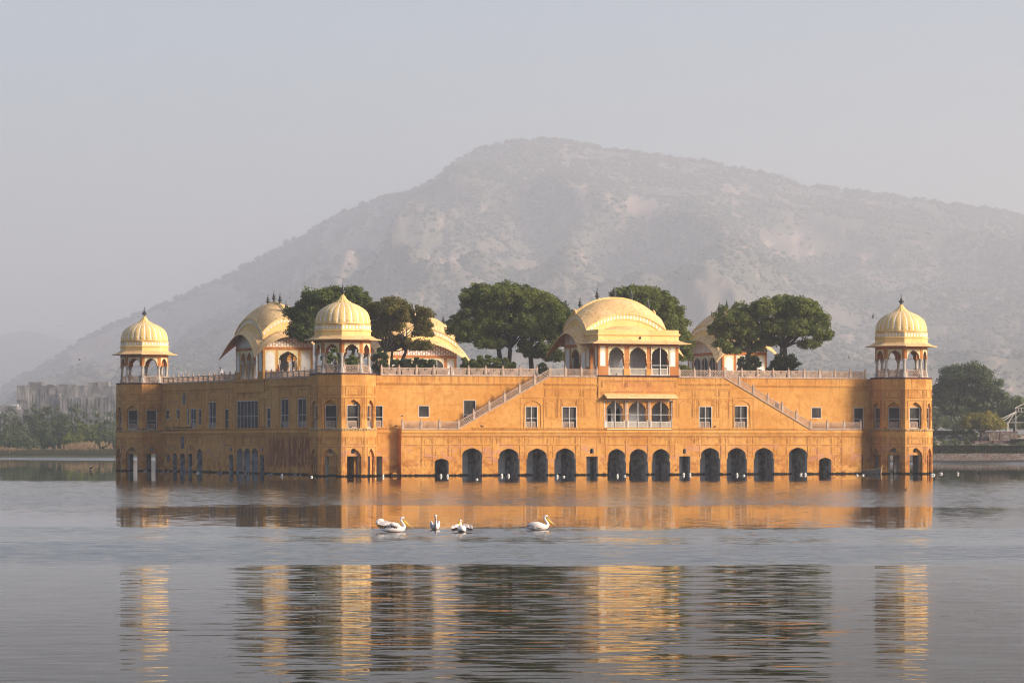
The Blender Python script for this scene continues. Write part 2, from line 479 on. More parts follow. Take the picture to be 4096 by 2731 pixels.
# ---- shore ground
def ground_mat():
    g = NG('dry_shore_ground', 0.95, 0.1); p = g.pos()
    g.base(g.mix(g.ramp(g.noise(p, 0.12, 5), 0.35, 0.65), (0.10, 0.09, 0.05), (0.055, 0.07, 0.03))); return g.mat
mb = MB()
LSH, RSH = 793.0, 641.0
mb.poly([(-9300, LSH, 0.35), (-60, LSH, 0.35), (40, RSH + 1.5, 0.35), (9300, RSH + 1.5, 0.35), (9300, 15300, 0.35), (-9300, 15300, 0.35)])
mb.quad((-9300, LSH - 5, -0.4), (-60, LSH - 5, -0.4), (-60, LSH, 0.35), (-9300, LSH, 0.35))
mb.build('ground', ground_mat(), kind='structure', label='low dry ground along the far shore')

# ---- main hill
CR = [(-1600, 1700), (-800, 1690), (-200, 1650), (0, 1575), (87, 1515), (174, 1472), (296, 1393), (400, 1332), (522, 1280), (680, 1219), (784, 1170), (905, 1115), (975, 1080), (1115, 1001), (1219, 949), (1323, 888),
      (1428, 836), (1532, 801), (1637, 775), (1715, 740), (1776, 705), (1803, 670), (1863, 636), (1916, 610), (2020, 580), (2160, 566), (2264, 575), (2403, 601), (2508, 613),
      (2612, 630), (2717, 644), (2821, 658), (2925, 679), (3030, 700), (3135, 723), (3187, 749), (3309, 761), (3448, 780), (3587, 798), (3744, 818), (3918, 839), (4096, 871), (4700, 1000), (5600, 1180)]
DC, DB = 8600.0, 3000.0
px = np.arange(-1600, 5601, 11.0); tt = np.linspace(0, 1.16, 260)
PX, T = np.meshgrid(px, tt)
D = DB + (DC - DB) * T
X = (PX - 2048) / F * D
crest = CH + (HY - np.interp(PX, [c[0] for c in CR], [c[1] for c in CR])) * DC / F
tc = np.clip(T, 0, 1)
prof = 0.78 * tc ** 1.25 + 0.22 * tc ** 3
Z = 1.0 + (crest - 1.0) * prof
amp = np.sin(np.pi * np.clip(tc, 0, 1)) ** 0.7 * np.clip((crest - 20) / 150, 0.05, 1)
rid = 1 - np.abs(fbm2(X / 700.0, D / 1650.0, 6, 3, 0.55)) * 2.4
Z += amp * (rid * 88 - 46) + amp * fbm2(X / 215.0, D / 330.0, 6, 5, .6) * 46
PY = HY - (Z - CH) * F / D
# the spur that runs down to the left of the summit: bright on its right, in shade on its left
def spur(pts, w_r, w_l, h):
    global Z
    ys = [p[1] for p in pts]; xs = [p[0] for p in pts]
    cx = np.interp(PY, ys, xs)
    s = (PX - cx)
    e = np.clip((PY - ys[0] - 25) / 240, 0, 1) * np.clip((ys[-1] - PY) / 200, 0, 1)
    Z += h * e * np.where(s > 0, np.exp(-(s / w_r) ** 2), np.exp(-(s / w_l) ** 2))
spur([(1880, 620), (1780, 760), (1700, 930), (1600, 1080), (1480, 1250)], 280, 70, 110)
spur([(2280, 600), (2260, 760), (2330, 950), (2240, 1200)], 190, 80, 50)
spur([(1560, 830), (1460, 940), (1330, 1100), (1100, 1300)], 150, 90, 60)
spur([(2760, 680), (2700, 860), (2850, 1080), (2900, 1300)], 260, 150, 34)
cpy = HY - (crest - CH) * F / DC
Z = np.minimum(Z, CH + (HY - (cpy + 70 * np.clip(1 - T, 0, 1) ** .8)) * D / F)
PY = HY - (Z - CH) * F / D
Z = np.where(T > 1, crest - (T - 1) * 1500 + fbm2(X / 90, D / 90, 3, 8) * 5, Z)
rk = fbm2(PX / 42.0, PY / 30.0, 6, 21, 0.66)
patch = np.zeros_like(X)
for (cx, cy, sx, sy, a) in [(1400, 980, 100, 70, 1.2), (2560, 830, 90, 40, 1.1), (2320, 780, 40, 60, 1.0), (3150, 975, 90, 60, .5), (2260, 640, 16, 60, 1.1), (1560, 860, 90, 40, .5), (2930, 760, 60, 50, .5),
                            (780, 1230, 120, 60, 1.2), (620, 1310, 120, 65, 1.25), (380, 1400, 120, 55, 1.4), (900, 1200, 90, 50, 1.0), (1250, 1100, 90, 40, .8), (500, 1380, 160, 70, .6), (1770, 1040, 80, 18, .7), (2450, 1000, 30, 30, .8), (2050, 900, 30, 40, .4)]:
    patch += a * np.exp(-((PX - cx) / sx) ** 2 - ((PY - cy) / sy) ** 2)
ROCK = np.clip((rk + patch * 0.75 - 0.27) / 0.22, 0, 1)
nr, nc = X.shape
V = np.stack([X, D, Z], -1).reshape(-1, 3)
ii = (np.arange(nr - 1)[:, None] * nc + np.arange(nc - 1)[None, :]).ravel()
FA = np.stack([ii, ii + 1, ii + nc + 1, ii + nc], -1)
def hill_mat(name, s1, s2, rock):
    g = NG(name, 0.95, 0.05); p = g.pos()
    at_ = g.n("ShaderNodeAttribute"); at_.attribute_name = 'rock'
    col = g.mix(g.ramp(g.noise(p, 0.004, 4), 0.35, 0.65), s1, s2)
    f = g.noise(g.scale(p, (1, 0.5, 1.6)), 0.05, 8, 0.8)
    k = g.math('MULTIPLY', at_.outputs["Fac"], g.ramp(f, 0.30, 0.50))
    rc = g.mix(g.ramp(g.noise(p, 0.15, 3), 0.4, 0.65), rock, [c * 0.5 for c in rock])
    g.base(g.mix(k, col, rc)); return g.mat
hill = idx_mesh('hill', V, FA, hill_mat('scrub_hill', (0.11, 0.105, 0.075), (0.20, 0.165, 0.12), (0.52, 0.37, 0.28)), kind='structure', label='broad scrub-covered hill with bare rocky patches')
at_ = hill.data.attributes.new('rock', 'FLOAT', 'POINT'); at_.data.foreach_set("value", ROCK.astype(np.float32).ravel())

# ---- scrub on the hill: one mass of thousands of little trees
def blobs(P, S, seed, squash=0.8):
    r = np.random.default_rng(seed); n = len(P)
    base = np.array([(1, 0, 0), (0, 1, 0), (-1, 0, 0), (0, -1, 0), (0, 0, 1), (0, 0, -.6), (.7, .7, .5), (-.7, .7, .55), (-.7, -.7, .5), (.7, -.7, .55)], float)
    fc = np.array([(0, 6, 4), (6, 1, 4), (1, 7, 4), (7, 2, 4), (2, 8, 4), (8, 3, 4), (3, 9, 4), (9, 0, 4), (0, 1, 6), (1, 2, 7), (2, 3, 8), (3, 0, 9), (1, 0, 5), (2, 1, 5), (3, 2, 5), (0, 3, 5)])
    v = base[None] * (0.72 + 0.5 * r.random((n, 10, 1))) * S[:, None, None]
    v[:, :, 2] *= squash * (0.8 + 0.5 * r.random((n, 1)))
    v += P[:, None, :]
    f = (fc[None] + 10 * np.arange(n)[:, None, None]).reshape(-1, 3)
    return v.reshape(-1, 3), f
r = np.random.default_rng(5)
N = 190000
ti = r.random(N) ** 0.85; pi = r.random(N)
ri = np.clip(ti * (nr * 1.0 / 1.16), 0, nr - 2); ci = pi * (nc - 2)
a, b = ri.astype(int), ci.astype(int); fa_, fb_ = (ri - a)[:, None], (ci - b)[:, None]
G = V.reshape(nr, nc, 3)
P = (G[a, b] * (1 - fa_) + G[a + 1, b] * fa_) * (1 - fb_) + (G[a, b + 1] * (1 - fa_) + G[a + 1, b + 1] * fa_) * fb_
rock_here = ROCK[a, b]
dens = fbm2(P[:, 0] / 110, P[:, 1] / 150, 4, 31)
keep = (r.random(N) > rock_here * 1.1) & (dens * 1.5 + r.random(N) * 0.8 > 0.12)
pxx = P[:, 0] / P[:, 1] * F + 2048
keep &= (pxx > -200) & (pxx < 4300)
P = P[keep]
S = (2.7 + 5.2 * r.random(len(P)) ** 2.0) * (0.85 + 0.3 * r.random(len(P)))
S *= 0.45 + 0.55 * np.clip((P[:, 1] - DB) / (DC - DB), 0, 1)
P[:, 2] += S * 0.25
# taller ones along the sky line
cpx = r.random(1500) * 4400 - 150
cz = CH + (HY - np.interp(cpx, [c[0] for c in CR], [c[1] for c in CR])) * DC / F
CP = np.stack([(cpx - 2048) / F * DC, np.full(1500, DC) + r.random(1500) * 20 - 10, cz + 0.5], -1)
CS = 3.0 + 9.0 * r.random(1500) ** 3
CP[:, 2] += CS * 0.4
vv, ff = blobs(np.concatenate([P, CP]), np.concatenate([S, CS]), 6)
def scrub_mat(name, a, b, c):
    g = NG(name, 0.95, 0.05); p = g.pos()
    col = g.mix(g.ramp(g.noise(p, 0.004, 4), 0.4, 0.6), a, b)
    col = g.mix(g.ramp(g.noise(p, 0.12, 3), 0.45, 0.7), col, c)
    g.base(col); return g.mat
M['scrub'] = scrub_mat('hill_scrub_leaves', (0.022, 0.038, 0.020), (0.055, 0.055, 0.036), (0.15, 0.125, 0.09))
idx_mesh('scrub', vv, ff, M['scrub'], smooth=True, kind='stuff', label='thin dry scrub covering the hillside')

# ---- far blue hill at the left edge
px2 = np.arange(-1400, 900, 20.0); t2 = np.linspace(0, 1.1, 60)
PX2, T2 = np.meshgrid(px2, t2)
c2 = np.interp(PX2, [-1400, -700, -200, 0, 90, 150, 204, 290, 340, 450, 700, 900], [1380, 1300, 1350, 1336, 1318, 1320, 1338, 1362, 1380, 1420, 1560, 1650])
D2 = 10600 + 3000 * T2
X2 = (PX2 - 2048) / F * D2
Z2 = 1 + (CH + (HY - c2) * 13600 / F - 1) * np.clip(T2, 0, 1) ** 1.1 + fbm2(X2 / 300, D2 / 400, 4, 9) * 12 * np.sin(np.pi * np.clip(T2, 0, 1))
Z2 = np.where(T2 > 1, Z2 - (T2 - 1) * 900, Z2)
n1_, n2_ = X2.shape
i2 = (np.arange(n1_ - 1)[:, None] * n2_ + np.arange(n2_ - 1)[None, :]).ravel()
h2 = idx_mesh('hill', np.stack([X2, D2, Z2], -1).reshape(-1, 3), np.stack([i2, i2 + 1, i2 + n2_ + 1, i2 + n2_], -1), hill_mat('far_hill', (0.08, 0.085, 0.06), (0.10, 0.10, 0.07), (0.3, 0.22, 0.16)), kind='structure', label='low distant hill fading into the haze at the left')

# ---- haze
g = bpy.data.materials.new('haze_air'); g.use_nodes = True
t = g.node_tree; t.nodes.clear()
o_ = t.nodes.new("ShaderNodeOutputMaterial"); pv = t.nodes.new("ShaderNodeVolumePrincipled")
pv.inputs["Density"].default_value = HAZE
pv.inputs["Color"].default_value = (0.965, 0.968, 0.985, 1)
pv.inputs["Anisotropy"].default_value = 0.34
t.links.new(pv.outputs[0], o_.inputs["Volume"])
mb = MB(); mb.box(-9600, 9600, -80, 15600, -1.6, 790)
hz = mb.build('haze', g, kind='stuff', label='pale morning haze over the lake')
# ================================================================== ARCHITECTURE HELPERS
def arch(x0, x1, zb, zs, za, kind='point', step=None, n=14):
    "outline (counter-clockwise) of an arched opening; step=(extra, zstep) widens it below zstep"
    c = (x0 + x1) / 2; h = (x1 - x0) / 2; H = za - zs
    pts = []
    if step:
        e, z1 = step
        pts += [(x0 - e, zb), (x1 + e, zb), (x1 + e, z1), (x1, z1 + 0.02)]
    else:
        pts += [(x0, zb), (x1, zb)]
    half = []
    m = n if kind != 'cusp' else 28
    for i in range(m + 1):
        t = i / m                       # 0 at spring, 1 at apex
        if kind == 'round':
            a = t * math.pi / 2; x = math.cos(a); z = math.sin(a)
        else:
            a = t * math.pi / 2; x = math.cos(a) ** 1.0; z = math.sin(a) * 0.86 + 0.14 * (1 - x) ** 1.6
        if kind == 'cusp':
            b = abs(math.sin(t * math.pi * 4.0)) * 0.085
            if t > 0.93: b = 0.0
            nx, nz = math.cos(a), math.sin(a)
            k = 0.93 if t < 0.9 else 0.93 + 0.07 * (t - 0.9) / 0.1
            x = x * k + nx * b * 0.75; z = z * (k * 0.97 + 0.03) + nz * b * 0.75
            if t > 0.999: z = 1.06
        half.append((x, z))
    for x, z in half: pts.append((c + h * x, zs + H * z))
    for x, z in reversed(half[:-1]): pts.append((c - h * x, zs + H * z))
    if step: pts += [(x0, z1 + 0.02), (x0 - e, z1)]
    # drop duplicate neighbours
    out = []
    for p in pts:
        if not out or (abs(p[0] - out[-1][0]) + abs(p[1] - out[-1][1])) > 1e-4: out.append(p)
    if abs(out[0][0] - out[-1][0]) + abs(out[0][1] - out[-1][1]) < 1e-4: out.pop()
    return out
def rect(x0, x1, z0, z1): return [(x0, z0), (x1, z0), (x1, z1), (x0, z1)]

def frame_line(mb, T, x0, x1, z0, z1, w=0.045, p=0.02, sides="lrtb"):
    if 'l' in sides: mb.tbox(T, x0, x0 + w, z0, z1, -p, 0.01)
    if 'r' in sides: mb.tbox(T, x1 - w, x1, z0, z1, -p, 0.01)
    if 't' in sides: mb.tbox(T, x0 + w, x1 - w, z1 - w, z1, -p, 0.01)
    if 'b' in sides: mb.tbox(T, x0 + w, x1 - w, z0, z0 + w, -p, 0.01)
def arch_line(mb, T, x0, x1, z0, zs, za, w=0.04, p=0.02, kind='point', closed=False):
    pts = arch(x0, x1, z0, zs, za, kind, n=8)
    q = [Vector((a, b, 0)) for a, b in pts]
    c = Vector(((x0 + x1) / 2, (z0 + za) / 2, 0))
    n = len(q)
    rng = range(1, n) if not closed else range(n)
    for i in rng:
        a, b = q[i], q[(i + 1) % n]
        a2 = a + (c - a).normalized() * w; b2 = b + (c - b).normalized() * w
        P = [(a, -p), (b, -p), (b2, -p), (a2, -p), (a, 0.01), (b, 0.01), (b2, 0.01), (a2, 0.01)]
        mb.hexa([T(v.x, v.y, d) for v, d in P])
def bar(mb, T, a, b, w, d0, d1):
    "flat bar from a to b (s,z), width w, between depths d0,d1"
    a = Vector(a); b = Vector(b); t = (b - a).normalized(); n = Vector((-t.y, t.x)) * (w / 2)
    P = [a - n, b - n, b + n, a + n]
    mb.hexa([T(p.x, p.y, d0) for p in P] + [T(p.x, p.y, d1) for p in P])
def lattice(mb, T, x0, x1, z0, z1, d0=0.0, d1=0.07, cell=0.21, w=0.05, fr=0.075, zs=0.0):
    "pierced stone screen: hexagonal net of bars in a frame; zs = z shear along the run"
    def T2(s, z, d): return T(s, z + zs * (s - x0), d)
    mb.tbox(T2, x0, x1, z1 - fr, z1, d0 - 0.015, d1 + 0.015); mb.tbox(T2, x0, x1, z0, z0 + fr, d0 - 0.015, d1 + 0.015)
    mb.tbox(T2, x0, x0 + fr, z0 + fr, z1 - fr, d0 - 0.01, d1 + 0.01); mb.tbox(T2, x1 - fr, x1, z0 + fr, z1 - fr, d0 - 0.01, d1 + 0.01)
    a0, a1, b0, b1 = x0 + fr, x1 - fr, z0 + fr, z1 - fr
    nx = max(2, round((a1 - a0) / cell)); nz = max(2, round((b1 - b0) / (cell * 0.62)))
    cx = (a1 - a0) / nx; cz = (b1 - b0) / nz
    for j in range(nz + 1):
        z = b0 + j * cz
        off = 0.0 if j % 2 == 0 else 0.5
        for i in range(nx + 1):
            x = a0 + (i + off) * cx
            if x > a1 + 1e-6: continue
            if j < nz:
                if j % 2 == 0:
                    nb = [x + cx * .5, x - cx * .5]
                else:
                    nb = [x + cx * .5, x - cx * .5]
                for q in nb:
                    if a0 - 1e-6 <= q <= a1 + 1e-6: bar(mb, T2, (x, z + cz * .14), (q, z + cz * .86), w, d0, d1)
            if 0 < j < nz: bar(mb, T2, (x, z - cz * .2), (x, z + cz * .2), w, d0, d1)
def lotus_screen(mb, T, x0, x1, z0, z1, d0=0.0, d1=0.07, w=0.045, fr=0.08):
    "screen of curved upright leaves fanning from the middle"
    mb.tbox(T, x0, x1, z1 - fr, z1, d0 - 0.015, d1 + 0.015); mb.tbox(T, x0, x1, z0, z0 + fr, d0 - 0.015, d1 + 0.015)
    mb.tbox(T, x0, x0 + fr, z0 + fr, z1 - fr, d0 - 0.01, d1 + 0.01); mb.tbox(T, x1 - fr, x1, z0 + fr, z1 - fr, d0 - 0.01, d1 + 0.01)
    c = (x0 + x1) / 2; b0, b1 = z0 + fr, z1 - fr; hw = (x1 - x0) / 2 - fr
    for i in range(1, 8):
        for s in (-1, 1):
            xb = c + s * hw * (i / 8.0) * 0.86; lean = s * hw * 0.16
            prev = None
            for k in range(5):
                t = k / 4; q = (xb + lean * t * t, b0 + (b1 - b0) * t)
                if prev: bar(mb, T, prev, q, w * (1.5 if i % 2 else 1.0), d0, d1)
                prev = q
    bar(mb, T, (c, b0), (c, b1), w * 1.6, d0, d1)
    bar(mb, T, (c - hw, (b0 + b1) / 2), (c + hw, (b0 + b1) / 2), w * 0.7, d0, d1)
def post(mb, T, s, z0, h, w=0.20, d=0.035):
    "square baluster post with a little ball on a neck"
    mb.tbox(T, s - w / 2, s + w / 2, z0, z0 + h, d - w / 2, d + w / 2)
    mb.tbox(T, s - w * .32, s + w * .32, z0 + h, z0 + h + .06, d - w * .32, d + w * .32)
    r = w * .42
    prof = [(0.02, 0), (r * .8, r * .35), (r, r * .9), (r * .8, r * 1.5), (0.03, r * 2.0)]
    rs = []
    for (q, z) in prof:
        rs.append(mb.ring([T(s + q * math.cos(a * math.pi / 3), z0 + h + .06 + z, d + q * math.sin(a * math.pi / 3)) for a in range(6)]))
    for a, b in zip(rs, rs[1:]): mb.bridge(a, b)
    mb.cap(rs[-1])
def dentils(mb, T, s0, s1, z0, z1, pitch=0.34, p=0.10, mi_body=0, mi_tooth=None):
    "moulded course: a slab on a row of half-round leaves"
    h = z1 - z0
    k = mb.mi; mb.mi = mi_body
    mb.tbox(T, s0, s1, z1 - h * .28, z1, -p, 0.0)
    mb.tbox(T, s0, s1, z0, z0 + h * .14, -p * .45, 0.0)
    if mi_tooth is not None: mb.mi = mi_tooth
    n = max(1, int(abs(s1 - s0) / pitch)); q = (s1 - s0) / n
    for i in range(n):
        a = s0 + q * (i + .10); b = s0 + q * (i + .90); c = (a + b) / 2
        zt = z1 - h * .28; zb = z0 + h * .14
        P = [(a, zt), (a, zb + (zt - zb) * .4), (c, zb), (b, zb + (zt - zb) * .4), (b, zt)]
        f = mb.ring([T(x, z, -p * .72) for x, z in P]); g2 = mb.ring([T(x, z, 0.0) for x, z in P])
        mb.bridge(f, g2); mb.cap(f)
    mb.mi = k
def cornice(mb, T, s0, s1, z0, z1, p=0.16, ends=True):
    "deep rolled moulding with an undercut fillet below"
    h = z1 - z0
    prof = [(0, z1), (p * .75, z1 - h * .05), (p * 1.0, z1 - h * .22), (p * 1.05, z1 - h * .42), (p * .8, z1 - h * .58), (p * .42, z1 - h * .66), (p * .42, z1 - h * .78), (p * .2, z1 - h * .82), (p * .2, z0), (0, z0)]
    a = mb.ring([T(s0, z, -d) for d, z in prof]); b = mb.ring([T(s1, z, -d) for d, z in prof])
    mb.bridge(a, b, closed=False)
    if ends: mb.cap(a); mb.cap(b, True)
def window(parent, T, x0, x1, z0, z1, cols=1, zmid=None, d=0.10, fw=0.055, screen=0.0, name='window', mull=None):
    "metal-framed window: frame (part) > pane, low stone screen behind it"
    f = MB(); df = d
    f.tbox(T, x0, x0 + fw, z0, z1, df - .05, df); f.tbox(T, x1 - fw, x1, z0, z1, df - .05, df)
    f.tbox(T, x0 + fw, x1 - fw, z0, z0 + fw, df - .05, df); f.tbox(T, x0 + fw, x1 - fw, z1 - fw, z1, df - .05, df)
    for i in range(1, cols):
        x = x0 + (x1 - x0) * i / cols; ww = fw * (1.0 if cols == 2 else .8)
        f.tbox(T, x - ww / 2, x + ww / 2, z0 + fw, z1 - fw, df - .045, df - .002)
    if zmid is not None: f.tbox(T, x0 + fw, x1 - fw, zmid - fw * .4, zmid + fw * .4, df - .04, df - .004)
    o = f.build(name, M['frame'], parent)
    pn = MB(); e = 0.03
    pn.tbox(T, x0 + e, x1 - e, z0 + e, z1 - e, df + .06 + (0.1 if screen else 0), df + .08 + (0.1 if screen else 0)); pn.build('pane', M['pane'], o)
    if screen:
        s = MB(); lattice(s, T, x0 + (x1 - x0) * .08, x1 - (x1 - x0) * .16, z0 + .05, z0 + screen, df + .02, df + .06, cell=0.2, w=0.055); s.build('stone_screen', M['jali'], o)
    return o
def recess(parent, T, x0, x1, z0, z1, d0, d1, mat='shade_plaster', name='arch_recess', vault=True, extra=0.35, doors=()):
    "room behind an opening: side walls, back wall, ceiling (all real surfaces)"
    m = MB(); a, b = x0 - extra, x1 + extra
    m.wall(lambda s, z, d: T(s, z, d1), rect(a, b, z0, z1), [arch(q0, q1, z0 + .001, qs, qa, 'point', n=7) for q0, q1, qs, qa in doors], depth=0.0)
    m.quad(T(a, z0, d0), T(a, z0, d1), T(a, z1, d1), T(a, z1, d0))
    m.quad(T(b, z0, d0), T(b, z0, d1), T(b, z1, d1), T(b, z1, d0))
    m.quad(T(a, z1, d0), T(b, z1, d0), T(b, z1, d1), T(a, z1, d1))
    # returns beside the opening
    m.quad(T(a, z0, d0), T(x0, z0, d0), T(x0, z1, d0), T(a, z1, d0)); m.quad(T(x1, z0, d0), T(b, z0, d0), T(b, z1, d0), T(x1, z1, d0))
    # a plain pier on the back wall
    if x1 - x0 > 1.2 and not doors and d1 - d0 > 1.0:
        m.mi = 1; m.tbox(T, x0 + (x1 - x0) * .38, x1 - (x1 - x0) * .22, z0, z1 - .02, d1 - .8, d1 - .003)
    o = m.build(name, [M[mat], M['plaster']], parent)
    if doors:
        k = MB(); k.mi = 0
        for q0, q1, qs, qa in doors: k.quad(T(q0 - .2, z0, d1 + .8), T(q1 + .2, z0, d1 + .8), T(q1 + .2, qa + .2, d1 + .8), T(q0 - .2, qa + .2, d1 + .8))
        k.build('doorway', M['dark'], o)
    return o

# ================================================================== THE PALACE
PAL = empty('lake_palace', (OX, OY, 0), TH, label='long ochre two-storey palace walls standing in the lake, with stairs on the front', cat='palace')
TF = lambda s, z, d: (s, VM + d, z)           # main front wall
TB = lambda s, z, d: (s, VB + d, z)           # stair block front
TL = lambda s, z, d: (UL + d, s, z)           # long left wall

def zF(py, px, v): return fz(py, fu(px, v), v)
UB0, UB1 = fu(1605, VB), fu(3446, VB)
mid = (UB0 + UB1) / 2
# ---------- stair block: lower front wall with the water arches
wl = MB()
UC0, UC1 = fu(2392, VB), fu(2713, VB)
ZC0 = 4.42                                    # under the cornice
holes = []; recs = []
def big(px0, px1, pya, pys, e=None, pst=None, kind='point', doors=(), depth=3.2):
    u0, u1 = fu(px0, VB), fu(px1, VB); c = (px0 + px1) / 2
    za, zs = zF(pya, c, VB), zF(pys, c, VB)
    st = None
    if e: st = (e, zF(pst, c, VB))
    holes.append(arch(u0, u1, -0.9, zs, za, kind, st))
    recs.append((u0 - (e or 0), u1 + (e or 0), za + .12, depth, doors))
big(1738.5, 1795, 1833.6, 1849)
big(1849, 1928, 1791, 1819)
big(1997, 2074, 1793, 1822, 0.14, 1834.6)
big(2110, 2187, 1793, 1822, 0.14, 1834.6)
big(2222, 2299, 1792, 1822, 0.14, 1834.6)
big(2433, 2501, 1794, 1824, 0.10, 1846, doors=True)
big(2520, 2589, 1794, 1824, 0.10, 1846, doors=True)
big(2610, 2678, 1794, 1824, 0.10, 1846)
big(2804, 2877, 1790, 1819, 0.14, 1834)
big(2911, 2983, 1790, 1819, 0.14, 1834)
big(3019, 3092, 1790, 1818, 0.14, 1833)
big(3156, 3229, 1789, 1816)
big(3276.7, 3325, 1829.5, 1843)
def bigrect(px0, px1, pyt):
    u0, u1 = fu(px0, VB), fu(px1, VB); zt = zF(pyt, px0, VB)
    holes.append(rect(u0, u1, -0.9, zt)); recs.append((u0, u1, zt + .1, 1.8, ()))
bigrect(2345.6, 2391, 1825.4); bigrect(2717, 2761, 1824)
def niche(px0, px1, py0, py1):
    u0, u1 = fu(px0, VB), fu(px1, VB); z0, z1 = zF(py1, px0, VB), zF(py0, px0, VB)
    holes.append(arch(u0, u1, z0, z1 - (u1 - u0) * .55, z1, 'point', n=6)); recs.append((u0, u1, z1 + .06, 0.7, None, z0 - .05))
niche(2360, 2375, 1792, 1813); niche(2732, 2744, 1793.5, 1813)
wl.wall(TB, rect(UB0, UB1, -1.0, ZL - .02), holes, depth=0.45, reveal_mi=1)
# side walls of the block
wl.quad((UB0, VB, -1), (UB0, VM, -1), (UB0, VM, ZL), (UB0, VB, ZL)); wl.quad((UB1, VB, -1), (UB1, VM, -1), (UB1, VM, ZL), (UB1, VB, ZL))
wl.quad((UB0, VB, ZL - .02), (UB1, VB, ZL - .02), (UB1, VM, ZL - .02), (UB0, VM, ZL - .02))
# plinth line, panels and frames pressed into the plaster
wl.mi = 2
def pl(x0, x1, y0, y1, arched=True, sides="rt"):
    u0, u1 = fu(x0, VB), fu(x1, VB); z0, z1 = zF(y1, x0, VB), zF(y0, x0, VB)
    frame_line(wl, TB, u0, u1, z0, z1, sides=sides)
    if arched and u1 - u0 > .5: arch_line(wl, TB, u0 + .16, u1 - .14, z0 + .05, z1 - min(.45, (z1 - z0) * .55), z1 - .10, w=0.03, p=0.015)
for (x0, x1, ar) in [(1606, 1686, 0), (1692, 1732, 1), (1737, 1796, 1), (1801, 1842, 1), (1847, 1929, 1), (1934, 1970, 1), (1975, 1988, 0), (1994, 2078, 1), (2084, 2100, 1), (2108, 2192, 1), (2198, 2214, 1), (2219, 2303, 1),
                     (2308, 2323, 1), (2327, 2403, 1), (2408, 2420, 1), (2427, 2503, 1), (2508, 2592, 1), (2597, 2680, 1), (2686, 2701, 1), (2705, 2779, 1), (2784, 2796, 1), (2801, 2884, 1), (2889, 2903, 1), (2908, 2990, 1), (2996, 3011, 1),
                     (3016, 3097, 1), (3102, 3150, 1), (3155, 3230, 1), (3236, 3270, 1), (3275, 3326, 1), (3331, 3367, 1), (3371, 3444, 0)]:
    pl(x0, x1, 1747, 1774, ar)
for (x0, x1, y0, y1) in [(1606, 1688, 1778, 1865), (1693, 1732, 1779, 1823), (1736, 1796, 1779, 1824), (1801, 1842, 1779, 1823), (1693, 1732, 1827, 1866), (1931, 1970, 1779, 1822), (1934, 1970, 1826, 1866), (3102, 3148, 1779, 1818), (3106, 3150, 1821, 1862),
                         (3236, 3270, 1778, 1817), (3275, 3328, 1778, 1818), (3331, 3367, 1778, 1816), (3234, 3270, 1821, 1860), (3332, 3368, 1820, 1860)]:
    pl(x0, x1, y0, y1)
for (x0, x1) in [(1995, 2079), (2107, 2193), (2219, 2304), (2429, 2503), (2516, 2591), (2606, 2681), (2803, 2884), (2909, 2990), (3017, 3097), (1848, 1930), (3155, 3231)]:
    u0, u1 = fu(x0, VB), fu(x1, VB); z1 = zF(1779, x0, VB); frame_line(wl, TB, u0, u1, zF(1832, x0, VB), z1, w=0.05, p=0.03, sides="rt")
for x in (2084, 2198, 2308, 2408, 2686, 2784, 2889, 2996):
    pl(x, x + 14, 1779, 1802, False); pl(x, x + 14, 1806, 1830, False)
frame_line(wl, TB, UB0 + .05, UB1 - .05, ZC0 - .1, ZC0 - .05, w=.04, sides="t")
stair = wl.build('stair_block_wall', [M['ochre'], M['plaster'], M['groove']], PAL)
for rc in recs:
    if rc[4] is None:
        recess(PAL, TB, rc[0], rc[1], rc[5], rc[2], .45, .45 + rc[3], 'dark', 'vent_niche', extra=0.0)
    else:
        ds = ()
        if rc[4]:
            w_ = rc[1] - rc[0]; ds = [(rc[0] - .25, rc[0] + w_ * .22, 1.9, 2.5), (rc[0] + w_ * .47, rc[0] + w_ * .80, 1.9, 2.75)]
        recess(PAL, TB, rc[0], rc[1], -0.9, rc[2], .45, .45 + rc[3], 'shade_plaster', 'arch_recess', extra=.02 if rc[4] is True else .3, doors=ds)
c = MB(); cornice(c, TB, UB0, UB1, ZC0, 5.06, 0.16)
c.quad(TB(UB0, 5.06, -.13), TB(UB1, 5.06, -.13), TB(UB1, 5.08, 0.0), TB(UB0, 5.08, 0.0))
c.build('cornice', M['ochre'], PAL)

# ---------- stair block: upper wall with the sloping parapet
US0, US1 = fu(1833, VB), fu(3243, VB); UT0, UT1 = fu(2199, VB), fu(2899, VB)
ZTB = zF(1505.5, 2199, VB) - .02
mbu = MB(); holes = []; wins = []
def win(px0, px1, py0, py1, cols, mid_=None, scr=0.0, T=TB, v=VB, store=None, hl=None):
    u0, u1 = fu(px0, v), fu(px1, v); z0, z1 = zF(py1, px0, v), zF(py0, px0, v)
    (holes if hl is None else hl).append(rect(u0, u1, z0, z1))
    wins.append((T, u0, u1, z0, z1, cols, z0 + (z1 - z0) * .47 if mid_ is None else mid_, scr))
win(2102, 2150, 1625, 1714.5, 2, None, .80); win(2249, 2306, 1626, 1715.5, 2, None, .80)
win(2796.5, 2847.5, 1625, 1714, 2, None, .80); win(2938, 2989.5, 1622.7, 1713.5, 2, None, .80)
ub0, ub1 = fu(2416, VB), fu(2689, VB); zb0, zb1 = zF(1713, 2416, VB), zF(1600, 2416, VB)
holes.append(rect(ub0, ub1, zb0, zb1))
mbu.wall(TB, [(US0, ZL - .02), (US1, ZL - .02), (UT1, ZTB), (UT0, ZTB)], holes, depth=0.30)
